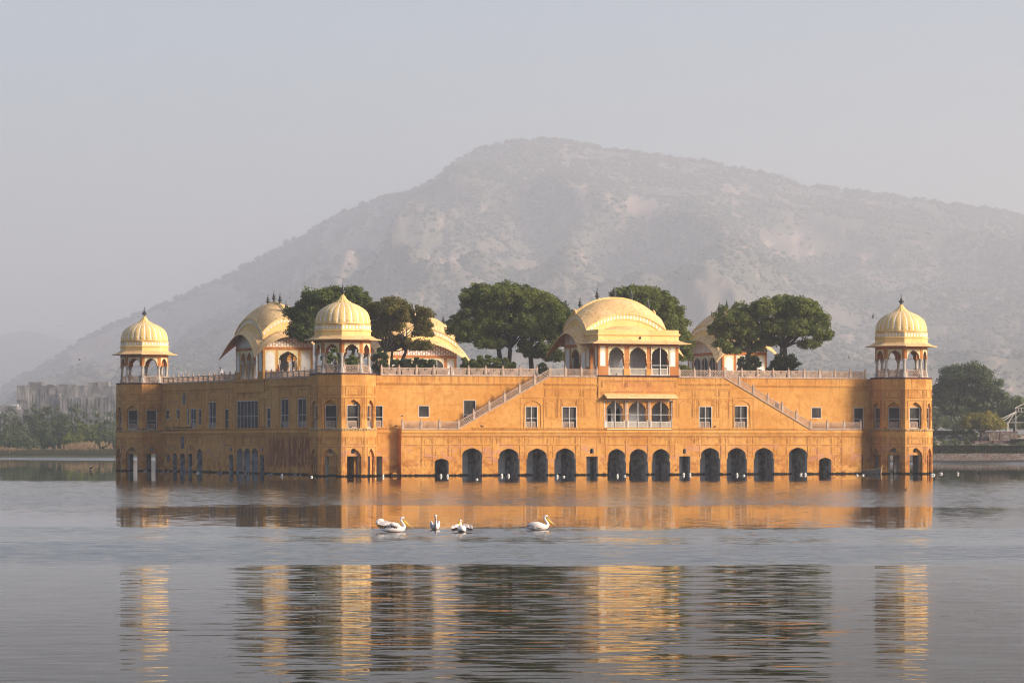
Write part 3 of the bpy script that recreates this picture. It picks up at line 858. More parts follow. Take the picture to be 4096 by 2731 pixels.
mbu.quad(TB(US0, ZL, 0), TB(UT0, ZTB, 0), TB(UT0, ZTB, 1.0), TB(US0, ZL, 1.0)); mbu.quad(TB(US1, ZL, 0), TB(UT1, ZTB, 0), TB(UT1, ZTB, 1.0), TB(US1, ZL, 1.0))
# slightly proud bay under the central pavilion
TBay = lambda s, z, d: (s, VB - 0.10 + d, z)
mbu.wall(TBay, [(UC0, 8.62), (UC1, 8.62), (UC1, ZT), (UC0, ZT)], [], depth=0)
mbu.quad(TBay(UC0, 8.62, 0), TBay(UC0, 8.62, .1), TBay(UC0, ZT, .1), TBay(UC0, ZT, 0)); mbu.quad(TBay(UC1, 8.62, 0), TBay(UC1, 8.62, .1), TBay(UC1, ZT, .1), TBay(UC1, ZT, 0))
mbu.quad(TBay(UC0, 8.62, 0), TBay(UC1, 8.62, 0), TBay(UC1, 8.62, .1), TBay(UC0, 8.62, .1))
mbu.mi = 1
def pu(x0, x1, y0, y1, ar=True, T=TB, v=VB, sides="lrt"):
    u0, u1 = fu(x0, v), fu(x1, v); z0, z1 = zF(y1, x0, v), zF(y0, x0, v)
    frame_line(mbu, T, u0, u1, z0, z1, sides=sides)
    if ar: arch_line(mbu, T, u0 + .13, u1 - .13, z0, z1 - min(.9, (z1 - z0) * .35) , z1 - .12, w=0.03, p=0.015, kind='point')
for (x0, x1) in [(2178, 2225), (2232, 2324), (2331, 2390), (2713, 2772), (2779, 2865), (2873, 2918)]: pu(x0, x1, 1556, 1587)
for (x0, x1) in [(2183, 2226), (2335, 2389), (2712, 2771), (2873, 2916)]: pu(x0, x1, 1596, 1670)
for (x0, x1) in [(2230, 2242), (2312, 2325), (2776, 2789), (2855, 2868)]: pu(x0, x1, 1595, 1634, False); pu(x0, x1, 1637, 1670, False)
for (x0, x1) in [(2080, 2175), (2930, 3013)]: pu(x0, x1, 1591, 1714, False, sides="lrt")
for (x0, x1) in [(2246, 2307), (2794, 2850)]: pu(x0, x1, 1596, 1624, True)
for (x0, x1) in [(2396, 2419), (2690, 2705)]: pu(x0, x1, 1597, 1670, False)
for (x0, x1) in [(2405, 2503), (2507, 2594), (2600, 2702)]: pu(x0, x1, 1521, 1549, True, TBay, VB - .1)
frame_line(mbu, TBay, UC0 + .35, UC1 - .35, 9.0, 9.35, sides="tlr")
# cusped recesses over the two outer windows: a shallow real set-back edge
mbu.mi = 0
for (x0, x1) in [(2097, 2164), (2937, 3001)]:
    u0, u1 = fu(x0, VB), fu(x1, VB); za = zF(1602, x0, VB)
    arch_line(mbu, TB, u0, u1, zF(1714, x0, VB), za - .75, za, w=-0.09, p=0.07, kind='cusp')
uw = mbu.build('stair_block_upper_wall', [M['ochre'], M['groove']], PAL)
for (T, u0, u1, z0, z1, cols, zm, scr) in wins: window(PAL, T, u0, u1, z0, z1, cols, zm, d=0.04, screen=scr)
# loggia behind the triple window
lg = MB(); lu = [(fu(2417, VB), fu(2504, VB)), (fu(2507, VB), fu(2596, VB)), (fu(2599, VB), fu(2688, VB))]
hs = []
for a, b in lu:
    hs.append(arch(a + .28, b - .28, zb0 + .001, zb1 - 1.15, zb1 - .12, 'cusp'))
TLg = lambda s, z, d: (s, VB + .16 + d, z)
lg.wall(TLg, rect(ub0, ub1, zb0, zb1), hs, depth=.3)
lg.build('loggia_arches', M['ochre'], PAL)
for a, b in lu:
    for x in (a + .17, b - .17):
        lc = MB(); lc.tbox(TLg, x - .13, x + .13, zb0, zb0 + .25, -.05, .34); lc.lathe([(.10, zb0 + .25), (.085, zb1 - 1.5), (.15, zb1 - 1.2)], 8, c=(x, VB + .3))
        lc.tbox(TLg, x - .15, x + .15, zb1 - 1.2, zb1 - 1.1, -.05, .34)
        lc.build('column', M['stone'], PAL)
recess(PAL, TLg, ub0, ub1, zb0, zb1, .3, 2.6, 'plaster', 'loggia_room', extra=0.0, doors=[(ub0 + 1.7, ub0 + 2.15, 7.0, 7.6), (ub0 + 2.75, ub0 + 3.3, 7.0, 7.6)])
for k, (a, b) in enumerate(lu):
    f = MB(); fw = .06
    for x in (a, (a + b) / 2 - fw / 2, b - fw): f.tbox(TB, x, x + fw, zb0, zb1, -.03, .03)
    for z in (zb0, (zb0 + zb1) / 2 - .05, zb1 - fw): f.tbox(TB, a + fw, b - fw, z, z + fw * .8, -.028, .028)
    o = f.build('window', M['frame'], PAL)
    s = MB(); lattice(s, TB, a + .22, b - .25, zb0 + .02, zb0 + .78, .05, .10, cell=.2, w=.05); post(s, TB, a + .18, zb0, .84, .12, .075); post(s, TB, b - .22, zb0, .84, .12, .075)
    s.build('stone_screen', M['jaliw'], o)
sl = MB(); sl.tbox(TB, ub0 + .3, ub1 - .2, zb0 - .14, zb0 - .02, -.16, 0.0); sl.build('window_sill', M['pale_cream'], PAL)
# awning
aw = MB(); a0, a1 = fu(2413, VB), fu(2699, VB); zt_, zb_ = zF(1573, 2413, VB), 8.62
aw.hexa([(a0, VB, zt_ - .1), (a1, VB, zt_ - .1), (a1 + .0, VB, zt_), (a0, VB, zt_), (a0 + .03, VB - 0.90, zb_ - .0), (a1 + .03, VB - 0.90, zb_), (a1 + .03, VB - 0.90, zb_ + .1), (a0 + .03, VB - 0.90, zb_ + .1)])
aw.build('awning', M['eave'], PAL)
# string courses
c = MB(); dentils(c, TB, fu(1888, VB), fu(3193, VB), ZL - .10, ZL + .16, mi_body=0, mi_tooth=1); c.build('string_course', [M['ochre'], M['ochre']], PAL)
for (x0, x1) in [(2176, 2396), (2707, 2924)]:
    c = MB(); dentils(c, TB, fu(x0, VB), fu(x1, VB), zF(1541, x0, VB), zF(1532.6, x0, VB)); c.build('string_course', [M['ochre']], PAL)
c = MB(); dentils(c, TBay, UC0 - .05, UC1 + .05, ZT - .06, ZT + .12, pitch=.22, p=.14); c.build('string_course', [M['maroon']], PAL)

# ---------- main front wall, left and right of the block
mw = MB(); holes = []; wins = []
def mwin(px0, px1, py0, py1, scr=.8):
    u0, u1 = fu(px0, VM), fu(px1, VM); z0, z1 = zF(py1, px0, VM), zF(py0, px0, VM)
    holes.append(rect(u0, u1, z0, z1)); wins.append((TF, u0, u1, z0, z1, 1, (z0 + (z1 - z0) * .47) if z1 - z0 > 1.6 else None, scr))
mwin(1492, 1532, 1621, 1710); mwin(1674, 1717, 1621.4, 1668, 0); mwin(1854, 1903.5, 1600, 1709)
mwin(3098, 3117, 1608, 1700, 0); mwin(3246, 3285, 1628.6, 1672.7, 0); mwin(3415, 3454, 1630, 1713)
d0, d1 = fu(1496, VM), fu(1530, VM); zt = zF(1824, 1530, VM)
holes.append(rect(d0, d1, -.9, zt)); e0, e1 = fu(3440, VM), fu(3452, VM); holes.append(rect(e0, e1, -.9, zt + .1))
holes.append(rect(UB0 + .06, UB1 - .06, -.9, 4.9)); holes.append(rect(ub0 - .1, ub1 + .1, zb0 - .1, zb1 + .1))
mw.wall(TF, rect(0.2, UR + .3, -1.0, ZT - .08), holes, depth=0.30, reveal_mi=1)
mw.mi = 0
# steps at the foot of the wall beside the block
for k in range(3): mw.box(UB0 - 1.1 + k * .25, UB0, VM - .9 + k * .28, VM, -.5, .12 + .22 * k)
mw.build('front_wall', [M['ochre'], M['ochre']], PAL)
for (T, u0, u1, z0, z1, cols, zm, scr) in wins: window(PAL, T, u0, u1, z0, z1, cols, zm, d=0.04, screen=scr)
recess(PAL, TF, d0, d1, -.9, zt + .1, .3, 3.0, 'plaster', 'doorway_recess', extra=0.1); recess(PAL, TF, e0, e1, -.9, zt + .2, .3, 3.0, 'plaster', 'doorway_recess', extra=0.1)
c = MB(); cornice(c, TF, 1.0, UB0, ZC0, 5.06, .14); c.build('cornice', M['ochre'], PAL)
c = MB(); cornice(c, TF, UB1, 66.5, ZC0, 5.06, .14); c.build('cornice', M['ochre'], PAL)
c = MB(); dentils(c, TF, 2.0, UB0, ZL - .10, ZL + .16); c.build('string_course', M['ochre'], PAL)
c = MB(); dentils(c, TF, UB1, 67.2, ZL - .10, ZL + .16); c.build('string_course', M['ochre'], PAL)
zsc = zF(1534, 1600, VM)
c = MB(); dentils(c, TF, 2.0, fu(2088, VM), zsc - .13, zsc + .13); c.build('string_course', M['ochre'], PAL)
c = MB(); dentils(c, TF, fu(2998, VM), 67.2, zsc - .13, zsc + .13); c.build('string_course', M['ochre'], PAL)

# ---------- long left wall
lw = MB(); holes = []; wins = []
def zL(py, px): return fz(py, UL, fv(px, UL))
def lwin(px0, px1, py0, py1, cols=1, hasmid=True, scr=0.0):
    a, b = fv(px1, UL), fv(px0, UL); z0, z1 = zL(py1, px0), zL(py0, px0)
    holes.append(rect(a, b, z0, z1)); wins.append((a, b, z0, z1, cols, z0 + (z1 - z0) * .45 if hasmid else None, scr))
lwin(664, 676.7, 1639.4, 1676); lwin(706.6, 719, 1638, 1675); lwin(749, 755.6, 1636, 1699); lwin(762.7, 783.6, 1634, 1715, 2, scr=.8); lwin(794.6, 805.6, 1635, 1699)
lwin(836, 863.5, 1606.7, 1716, 2, scr=.8); lwin(899, 914.5, 1635, 1715); lwin(947.6, 1032, 1603.7, 1716, 6); lwin(1067.7, 1082, 1631.6, 1714); lwin(1124, 1154, 1596, 1713, 2, scr=.8); lwin(1192, 1224.5, 1594, 1712, 2, scr=.8)
lrec = []
def larch(px0, px1, pya, pys, pyb=None, kind='point', mat='shade_plaster', depth=1.6):
    a, b = fv(px1, UL), fv(px0, UL); za, zs = zL(pya, px0), zL(pys, px0); zb = -.9 if pyb is None else zL(pyb, px0)
    holes.append(arch(a, b, zb, zs, za, kind, n=8)); lrec.append((a, b, zb, za + .05, depth, mat))
def lrect(px0, px1, pyt, pyb=None, mat='shade_plaster', depth=1.6):
    a, b = fv(px1, UL), fv(px0, UL); za = zL(pyt, px0); zb = -.9 if pyb is None else zL(pyb, px0)
    holes.append(rect(a, b, zb, za)); lrec.append((a, b, zb, za + .05, depth, mat))
larch(730, 742, 1575, 1584, 1619, depth=.25)
lrect(668, 678, 1816, 1846, depth=.3)
larch(691, 707, 1813, 1822, kind='round', depth=.9, mat='shade_plaster'); larch(720.6, 739, 1813, 1822, kind='round', depth=.9, mat='shade_plaster'); larch(753, 769, 1813, 1822, kind='round', depth=.9, mat='shade_plaster')
larch(788.7, 809, 1794, 1818, depth=.9)
lrect(916.5, 932, 1817, depth=.5)
for (x0, x1) in ((946.5, 972), (975, 1001.6), (1006, 1031.6)): larch(x0, x1, 1791.7, 1812, kind='cusp', depth=.6, mat='plaster')
lrect(1040, 1057, 1820.8, depth=.5)
lrect(723.7, 736.7, 1744.5, 1794, depth=.15)
for (x0, x1, y0, y1) in [(671, 674, 1787, 1800), (698, 702, 1787, 1802), (759, 763, 1783, 1803), (922, 927, 1786, 1807), (1046, 1051, 1786, 1806)]: larch(x0, x1, y0, y0 + 4, y1, depth=.2)
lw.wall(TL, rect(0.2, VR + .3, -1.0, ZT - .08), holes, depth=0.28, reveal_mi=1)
lw.mi = 2
def ll(x0, x1, y0, y1, ar=False):
    a, b = fv(x1, UL), fv(x0, UL); z0, z1 = zL(y1, x0), zL(y0, x0)
    frame_line(lw, TL, a, b, z0, z1, w=.05, sides="lrt")
    if ar: arch_line(lw, TL, a + .15, b - .15, z0, z1 - min(.8, (z1 - z0) * .4), z1 - .12, w=.04, p=.015)
for (x0, x1, y0, y1, ar) in [(663, 720, 1573, 1602, 0), (722, 748, 1571, 1602, 0), (752, 790, 1570, 1600, 1), (794, 808, 1569, 1600, 1), (832, 872, 1566, 1594, 1), (903, 915, 1565, 1594, 1), (918, 936, 1564, 1594, 1), (950, 974, 1562, 1592, 1), (977, 1004, 1561, 1592, 1), (1007, 1034, 1560, 1592, 1), (1039, 1085, 1559, 1590, 0),
                             (1118, 1162, 1557, 1585, 1), (1190, 1236, 1555, 1583, 1), (663, 718, 1605, 1714, 1), (750, 806, 1602, 1634, 1), (832, 872, 1598, 1714, 0), (901, 945, 1598, 1716, 1), (1036, 1060, 1596, 1714, 1), (1064, 1085, 1594, 1630, 0), (1118, 1160, 1590, 1713, 0), (1187, 1232, 1588, 1713, 0),
                             (663, 718, 1746, 1772, 1), (742, 782, 1745, 1774, 1), (788, 810, 1745, 1774, 1), (896, 938, 1745, 1772, 1), (943, 972, 1745, 1772, 1), (975, 1003, 1745, 1772, 1), (1005, 1031, 1745, 1772, 1), (1036, 1078, 1745, 1772, 1), (1150, 1175, 1745, 1772, 1), (1178, 1204, 1745, 1772, 1), (1208, 1234, 1745, 1772, 1),
                             (664, 684, 1778, 1810, 1), (688, 712, 1778, 1808, 1), (750, 775, 1778, 1810, 1), (896, 940, 1778, 1812, 1), (944, 973, 1777, 1786, 0), (975, 1003, 1777, 1786, 0), (1005, 1033, 1777, 1786, 0), (1036, 1078, 1777, 1812, 1), (1150, 1174, 1778, 1860, 0), (1178, 1206, 1778, 1860, 0), (1209, 1236, 1778, 1860, 0)]:
    ll(x0, x1, y0, y1, ar)
lw.build('long_shaded_wall', [M['ochre'], M['shade_plaster'], M['groove']], PAL)
for (a, b, z0, z1, cols, zm, scr) in wins: window(PAL, TL, a, b, z0, z1, cols, zm, d=0.06, screen=scr, fw=.07)
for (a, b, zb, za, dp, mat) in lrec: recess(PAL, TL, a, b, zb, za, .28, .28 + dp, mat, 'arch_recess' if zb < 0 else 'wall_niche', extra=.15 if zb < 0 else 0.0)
c = MB(); cornice(c, TL, 1.0, VR, ZC0, 5.06, .14); c.build('cornice', M['ochre'], PAL)
c = MB(); dentils(c, TL, 1.0, VR, ZL - .10, ZL + .16); c.build('string_course', M['ochre'], PAL)
# projecting bay of the left wall under its pavilion
PB0, PB1 = 29.6, 40.4
TLb = lambda s, z, d: (UL - .16 + d, s, z)
c = MB(); c.wall(TLb, rect(PB0, PB1, 9.55, ZT), [], depth=0); c.quad(TLb(PB0, 9.55, 0), TLb(PB0, 9.55, .16), TLb(PB0, ZT, .16), TLb(PB0, ZT, 0)); c.quad(TLb(PB1, 9.55, 0), TLb(PB1, 9.55, .16), TLb(PB1, ZT, .16), TLb(PB1, ZT, 0)); c.quad(TLb(PB0, 9.55, 0), TLb(PB1, 9.55, 0), TLb(PB1, 9.55, .16), TLb(PB0, 9.55, .16))
dentils(c, TLb, PB0 - .1, PB1 + .1, 10.72, 10.98, p=.12); c.build('wall_bay', M['ochre'], PAL)
for a, b in ((2.0, PB0 - .05), (PB1 + .05, VR - 1)):
    c = MB(); dentils(c, TL, a, b, zsc - .13, zsc + .13); c.build('string_course', M['ochre'], PAL)

# ---------- far walls and the terrace
c = MB()
c.quad((UR, 0.2, -1), (UR, VR, -1), (UR, VR, ZT), (UR, 0.2, ZT)); c.quad((UL, VR, -1), (UR, VR, -1), (UR, VR, ZT), (UL, VR, ZT))
c.build('rear_wall', M['ochre'], PAL)
c = MB()
zt0 = ZT - .07
c.quad((0.0 + UL, VM, zt0), (UR, VM, zt0), (UR, VR, zt0), (UL, VR, zt0))
c.build('terrace_floor', M['ledge'], PAL)

# ---------- balustrades
def balustrade(T, s0, s1, n, z0, h=.86, slope=0.0, kind='net', ends=(True, True), tall=()):
    "coping and plinth rail (part) > posts, screens"
    L = (s1 - s0) / n
    m = MB()
    Z = lambda s: z0 + slope * (s - s0)
    def T2(s, z, d): return T(s, z + slope * (s - s0), d)
    m.tbox(T2, s0 - .1, s1 + .1, z0 - .07, z0, -.10, .16)
    o = m.build('balustrade', M['jali'], PAL)
    for i in range(n + 1):
        if i == 0 and not ends[0] or i == n and not ends[1]: continue
        p = MB(); post(p, T, s0 + i * L, Z(s0 + i * L), h + (.08 if slope == 0 else .22), .2); p.build('post', M['jali'], o)
    for i in range(n):
        p = MB(); a, b = s0 + i * L + .11, s0 + (i + 1) * L - .11
        if kind == 'net': lattice(p, T, a, b, Z(a), Z(a) + h - .04, cell=.29, w=.05, zs=slope)
        else: lotus_screen(p, T, a, b, z0, z0 + h - .04)
        p.build('stone_screen', M['jali'], o)
    return o
zb = ZT - .02
UPL = fu(2148, VM); balustrade(TF, fu(1516, VM) - 1.9 + 2.35 - .15, UPL, 9, zb, kind='leaf')
balustrade(TF, fu(2905, VM), fu(3462, VM), 9, zb, kind='leaf')
balustrade(TB, UT0, UC0 - .12, 3, ZTB + .05, h=.86)
balustrade(TB, UC1 + .12, UT1, 3, ZTB + .05, h=.86)
ZLB = ZL - .06
nL = 3
balustrade(TB, UB0 + .12, US0, 3, ZLB + .03, h=.86)
balustrade(TB, US1, UB1 - .12, 3, ZLB + .03, h=.86)
sl_ = (ZTB - ZLB) / (UT0 - US0)
balustrade(TB, US0, UT0, 6, ZLB + .05, h=.86, slope=sl_, ends=(False, False))
sl_ = (ZTB - ZLB) / (UT1 - US1)
balustrade(TB, US1, UT1, 6, ZLB + .05, h=.86, slope=sl_, ends=(False, False)) if False else None
# right flight built from the top down so that the run goes left to right
balustrade(TB, UT1, US1, 6, ZTB + .05, h=.86, slope=(ZLB - ZTB) / (US1 - UT1), ends=(False, False))
balustrade(TL, 2.6, PB0 - .15, 14, zb - .02, kind='net', h=.80)
balustrade(TL, PB1 + .15, VR - 2.3, 14, zb - .02, kind='net', h=.80)

# ================================================================== CORNER TOWERS
def oct_T(ap, k):
    ph = k * math.pi / 4
    cs, sn = math.cos(ph), math.sin(ph)
    return lambda s, z, d: (cs * (ap - d) - sn * s, sn * (ap - d) + cs * s, z)
C8 = math.cos(math.pi / 8); S8 = 2 * math.sin(math.pi / 8)
def finial(name, parent, x, y, z, h, kind='tower', sc=1.4):
    m = MB()
    if kind == 'tower':
        prof = [(.10, 0), (.13, .02), (.07, .05), (.12, .09), (.06, .13), (.10, .17), (.21, .24), (.245, .33), (.21, .42), (.10, .48), (.06, .52), (.13, .58), (.14, .63), (.05, .70), (.09, .74), (.04, .78), (.035, .95), (.06, 1.0), (.02, 1.06), (.012, 1.27)]
    else:
        prof = [(.06, 0), (.05, .10), (.12, .14), (.13, .20), (.07, .25), (.20, .38), (.22, .45), (.12, .52), (.07, .56), (.15, .63), (.16, .68), (.07, .76), (.11, .82), (.115, .86), (.05, .93), (.07, .98), (.03, 1.03), (.045, 1.08), (.012, 1.35)]
    k = h / prof[-1][1]
    m.lathe([(r * sc, z + q * k) for r, q in prof], 10, c=(x, y))
    return m.build(name, M['finial'], parent, smooth=True)
def make_tower(label):
    t = empty('corner_tower', (0, 0, 0), 0, label=label, cat='tower', group='domed octagonal corner towers')
    RL, RU, RC = 3.67, 3.60, 3.06
    # lower storey
    lo = MB()
    for k in range(8):
        T = oct_T(RL * C8, k); h = RL * S8 / 2
        lo.mi = 0
        lo.wall(T, rect(-h, h, -1.0, ZL - .02), [arch(-.93, .93, -.95, 1.85, 3.03, 'cusp', (0.05, 1.55))], depth=0.30)
        lo.wall(lambda s, z, d, T=T: T(s, z, .30), rect(-1.0, 1.0, -1.0, 3.2), [rect(-.66, .62, -.95, 2.19), arch(-.2, .2, 2.48, 2.85, 3.02, 'round', n=5)], depth=0.35, reveal_mi=1)
        for s_ in (-1, 1):
            lo.lathe([(.09, -.6), (.09, .15), (.06, .25), (.06, 1.3), (.10, 1.42), (.06, 1.5), (.11, 1.62)], 6, c=T(s_ * .90, 0, .10)[:2])
        lo.mi = 2
        frame_line(lo, T, -1.02, 1.02, 1.6, 3.20, w=.045, sides="lrt"); frame_line(lo, T, -.95, .95, 3.42, 4.22, sides="lrtb")
        arch_line(lo, T, -.55, .55, 3.5, 3.75, 4.12, w=.03, p=.015, closed=True)
        for s_ in (-1, 1):
            a, b = sorted((s_ * 1.10, s_ * 1.30))
            frame_line(lo, T, a, b, 3.42, 4.22, w=.03, sides="lrt"); frame_line(lo, T, a, b, 2.55, 3.20, w=.03, sides="lrt"); frame_line(lo, T, a, b, 1.85, 2.45, w=.03, sides="lrt"); frame_line(lo, T, a, b, 1.1, 1.75, w=.03, sides="lrt")
    lo.build('lower_storey', [M['ochre'], M['plaster'], M['groove']], t)
    # inner shell, white-washed, open where the doors are
    sh = MB()
    for k in range(8):
        T = oct_T(RL * C8 - .66, k); h = (RL * C8 - .66) * math.tan(math.pi / 8)
        sh.wall(T, rect(-h, h, -1, ZL - .1), [rect(-.62, .62, -.95, 2.15)], depth=0)
    sh.poly([oct_T(RL * C8 - .6, k)(-(RL * C8 - .6) * math.tan(math.pi / 8), ZL - .1, 0) for k in range(8)])
    sh.build('inner_room', M['plaster'], t)
    # ledge
    ld = MB()
    ap = (RU + .12) * C8; R0 = RU + .17
    ring = lambda r, z: [(r * math.cos(math.pi / 8 + k * math.pi / 4), r * math.sin(math.pi / 8 + k * math.pi / 4), z) for k in range(8)]
    a = [ld.ring(ring(r, z)) for r, z in ((RL - .02, ZL - .06), (R0, ZL - .06), (R0, ZL + .02), (RU - .1, ZL + .02))]
    for p, q in zip(a, a[1:]): ld.bridge(p, q)
    for k in range(8):
        T = oct_T(RL * C8, k); h = RL * S8 / 2; n = 9
        for i in range(n):
            c_ = -h + 2 * h * (i + .5) / n; w_ = 2 * h / n * .42
            P = [(c_ - w_, ZL - .06), (c_ - w_, ZL - .16), (c_, ZL - .24), (c_ + w_, ZL - .16), (c_ + w_, ZL - .06)]
            f = ld.ring([T(x, z, -.09) for x, z in P]); g_ = ld.ring([T(x, z, 0.01) for x, z in P]); ld.bridge(f, g_); ld.cap(f)
    ld.build('ledge', M['ledge'], t)
    # upper storey
    up = MB()
    for k in range(8):
        T = oct_T(RU * C8, k); h = RU * S8 / 2
        up.mi = 0
        up.wall(T, rect(-h, h, ZL + .01, ZT - .02), [arch(-.86, .86, ZL + .02, 7.35, 8.30, 'cusp', (0.04, 7.0))], depth=0.32)
        up.wall(lambda s, z, d, T=T: T(s, z, .32), rect(-.95, .95, ZL + .02, 8.5), [rect(-.66, .66, ZL + .05, 7.68)], depth=0.12)
        for s_ in (-1, 1):
            up.lathe([(.10, ZL), (.10, ZL + .12), (.06, ZL + .22), (.10, ZL + .3), (.055, ZL + .4), (.055, 6.75), (.10, 6.85), (.06, 6.93), (.12, 7.05), (.08, 7.1)], 6, c=T(s_ * .83, 0, .10)[:2])
        up.mi = 1
        frame_line(up, T, -1.02, 1.02, 6.4, 8.52, w=.045, sides="lrt"); frame_line(up, T, -.95, .95, 8.78, 9.78, sides="lrtb")
        arch_line(up, T, -.62, .62, 8.88, 9.2, 9.68, w=.03, p=.015, closed=True)
        for s_ in (-1, 1):
            a, b = sorted((s_ * 1.08, s_ * 1.28))
            for z0, z1 in ((8.78, 9.78), (7.75, 8.55), (6.95, 7.65), (6.2, 6.85)): frame_line(up, T, a, b, z0, z1, w=.03, sides="lrt")
    up.build('upper_storey', [M['ochre'], M['groove']], t)
    for k in (3, 4, 5, 6, 7, 0):
        T = oct_T(RU * C8, k)
        window(t, T, -.68, .68, ZL + .05, 7.72, 1, ZL + 1.2, d=.30, screen=.78, fw=.06)
    # deck with its dark edge
    dk = MB()
    a = [dk.ring(ring(r, z)) for r, z in ((RU - .02, ZT - .06), (RU + .05, ZT - .06), (RU + .05, ZT + .07))]
    for p, q in zip(a, a[1:]): dk.bridge(p, q)
    dk.cap(a[-1])
    for k in range(8):
        T = oct_T(RU * C8, k); h = RU * S8 / 2
        for i in range(11):
            c_ = -h + 2 * h * (i + .5) / 11; dk.tbox(T, c_ - .06, c_ + .06, ZT - .12, ZT - .06, -.04, .01)
    dk.build('deck_edge', M['maroon'], t)
    D = ZT + .07
    # columns
    for k in range(8):
        a_ = math.pi / 8 + k * math.pi / 4; rr = RC - .22
        m = MB(); q = lambda r, z: (r, D + z)
        m.lathe([q(.34, 0), q(.34, .10), q(.30, .12), q(.29, .35), q(.21, .62), q(.185, .66), q(.165, 1.72), q(.20, 1.78), q(.19, 1.84), q(.23, 1.95), q(.27, 2.06), q(.28, 2.16)], 8, c=(rr * math.cos(a_), rr * math.sin(a_)), rot=math.pi / 8 + a_)
        m.build('column', M['stone'], t)
    # arched drum on the columns
    ad = MB()
    for k in range(8):
        T = oct_T(RC * C8, k); h = RC * S8 / 2
        ad.mi = 0
        ad.wall(T, rect(-h, h, 13.34, 14.93), [arch(-.80, .80, 13.341, 13.55, 14.33, 'cusp')], depth=0.42)
        ad.wall(lambda s, z, d, T=T: T(s, z, .42), rect(-h * .84, h * .84, 13.34, 14.93), [arch(-.80, .80, 13.341, 13.55, 14.33, 'cusp')], depth=0)
        for s_ in (-1, 1): ad.quad(T(s_ * h, 13.34, 0), T(s_ * .80, 13.34, 0), T(s_ * .80, 13.34, .42), T(s_ * h * .84, 13.34, .42))
        ad.mi = 1
        ad.wall(lambda s, z, d, T=T: T(s, z, -.012), rect(-.86, .86, 13.37, 14.46), [arch(-.80, .80, 13.372, 13.55, 14.33, 'cusp')], depth=0)
    ad.build('arched_drum', [M['ochre_deep'], M['pale_cream']], t)
    # eave
    ev = MB()
    prof = [(RC - .45, 14.92), (RC + .02, 14.94), (4.20, 14.76), (4.22, 14.86), (3.7, 14.95), (RC + .25, 15.16), (RC - .05, 15.32)]
    a = [ev.ring(ring(r, z)) for r, z in prof]
    for p, q in zip(a, a[1:]): ev.bridge(p, q)
    ev.build('eave', M['eave'], t)
    # drum and frieze
    dr = MB()
    prof = [(RC + .0, 15.26), (RC, 15.70), (RC + .05, 15.72), (RC + .12, 15.78), (RC + .12, 15.84), (RC + .03, 15.90), (RC, 15.93), (RC, 16.38), (RC + .05, 16.40), (RC + .05, 16.46), (RC - .12, 16.50), (RC - .2, 16.52)]
    a = [dr.ring(ring(r, z)) for r, z in prof]
    for p, q in zip(a, a[1:]): dr.bridge(p, q)
    dr.mi = 1
    for k in range(8):
        T = oct_T(RC * C8, k); h = RC * S8 / 2; n = 6
        for i in range(n):
            c_ = -h + 2 * h * (i + .5) / n; w_ = h / n * .86
            for P in ([(c_ - w_ * .75, 16.14), (c_ - w_ * .55, 16.02), (c_, 15.96), (c_ + w_ * .55, 16.02), (c_ + w_ * .75, 16.14), (c_, 16.28)], [(c_ - w_, 16.355), (c_, 16.26), (c_ + w_, 16.355)]):
                f = dr.ring([T(x, z, -.015) for x, z in P]); g_ = dr.ring([T(x, z, .005) for x, z in P]); dr.bridge(f, g_); dr.cap(f)
    dr.build('frieze', [M['cream'], M['white']], t)
    # ribbed dome
    dm = MB(); NS = 168
    prof = [(2.94, 16.50), (2.98, 16.56), (2.96, 16.75), (2.94, 16.95), (2.915, 17.1), (2.86, 17.35), (2.77, 17.62), (2.62, 17.88), (2.40, 18.12), (2.12, 18.34), (1.80, 18.53), (1.46, 18.70), (1.12, 18.84), (.84, 18.93)]
    rs = []
    for j, (r_, z_) in enumerate(prof):
        pts = []
        for i in range(NS):
            ph = 2 * math.pi * i / NS; q = (i % 7) / 7.0
            bul = math.sin(math.pi * q) if i % 7 else 0
            k_ = 1 + (.016 * bul if z_ > 16.9 else 0.004 * bul)
            if z_ <= 16.96 and z_ > 16.6: k_ += .012 * (abs(((i % 7) / 7.0) - .5) < .3)
            pts.append((r_ * k_ * math.cos(ph), r_ * k_ * math.sin(ph), z_ - (.05 * (1 - bul) if j == 3 else 0)))
        rs.append(dm.ring(pts))
    for j in range(len(rs) - 1):
        for i in range(NS):
            dm.mi = 1 if (i % 7 in (6, 0) and prof[j][1] > 16.7 and not (i % 7 == 0 and False)) and (i % 7 == 6 or j > 99) else 0
            n_ = (i + 1) % NS; dm.f.append((rs[j][i], rs[j][n_], rs[j + 1][n_], rs[j + 1][i])); dm.m.append(dm.mi)
    dm.mi = 0
    # lotus cap, fluted
    rs = []
    for r_, z_ in [(.70, 18.93), (.88, 18.90), (.90, 18.96), (.70, 19.06), (.50, 19.22), (.36, 19.40), (.25, 19.58), (.15, 19.72), (.09, 19.78)]:
        rs.append(dm.ring([((r_ * (1 + .05 * math.cos(12 * a_))) * math.cos(a_), (r_ * (1 + .05 * math.cos(12 * a_))) * math.sin(a_), z_) for a_ in [2 * math.pi * i / 48 for i in range(48)]]))
    for p, q in zip(rs, rs[1:]): dm.bridge(p, q)
    dm.cap(rs[-1])
    dome = dm.build('dome', [M['cream'], M['white']], t)
    finial('finial', dome, 0, 0, 19.76, 1.25)
    # low pierced parapet between the columns
    for k in range(8):
        T = oct_T((RC - .12) * C8, k); m = MB()
        lattice(m, T, -.72, .72, D + .02, D + .86, 0, .06, cell=.29, w=.05)
        post(m, T, -.82, D, .92, .16, .03); post(m, T, .82, D, .92, .16, .03)
        m.build('stone_screen', M['jali'], t)
    return t
tw = make_tower('nearest corner tower, striped cream dome, ochre walls half in sun and half in shade')
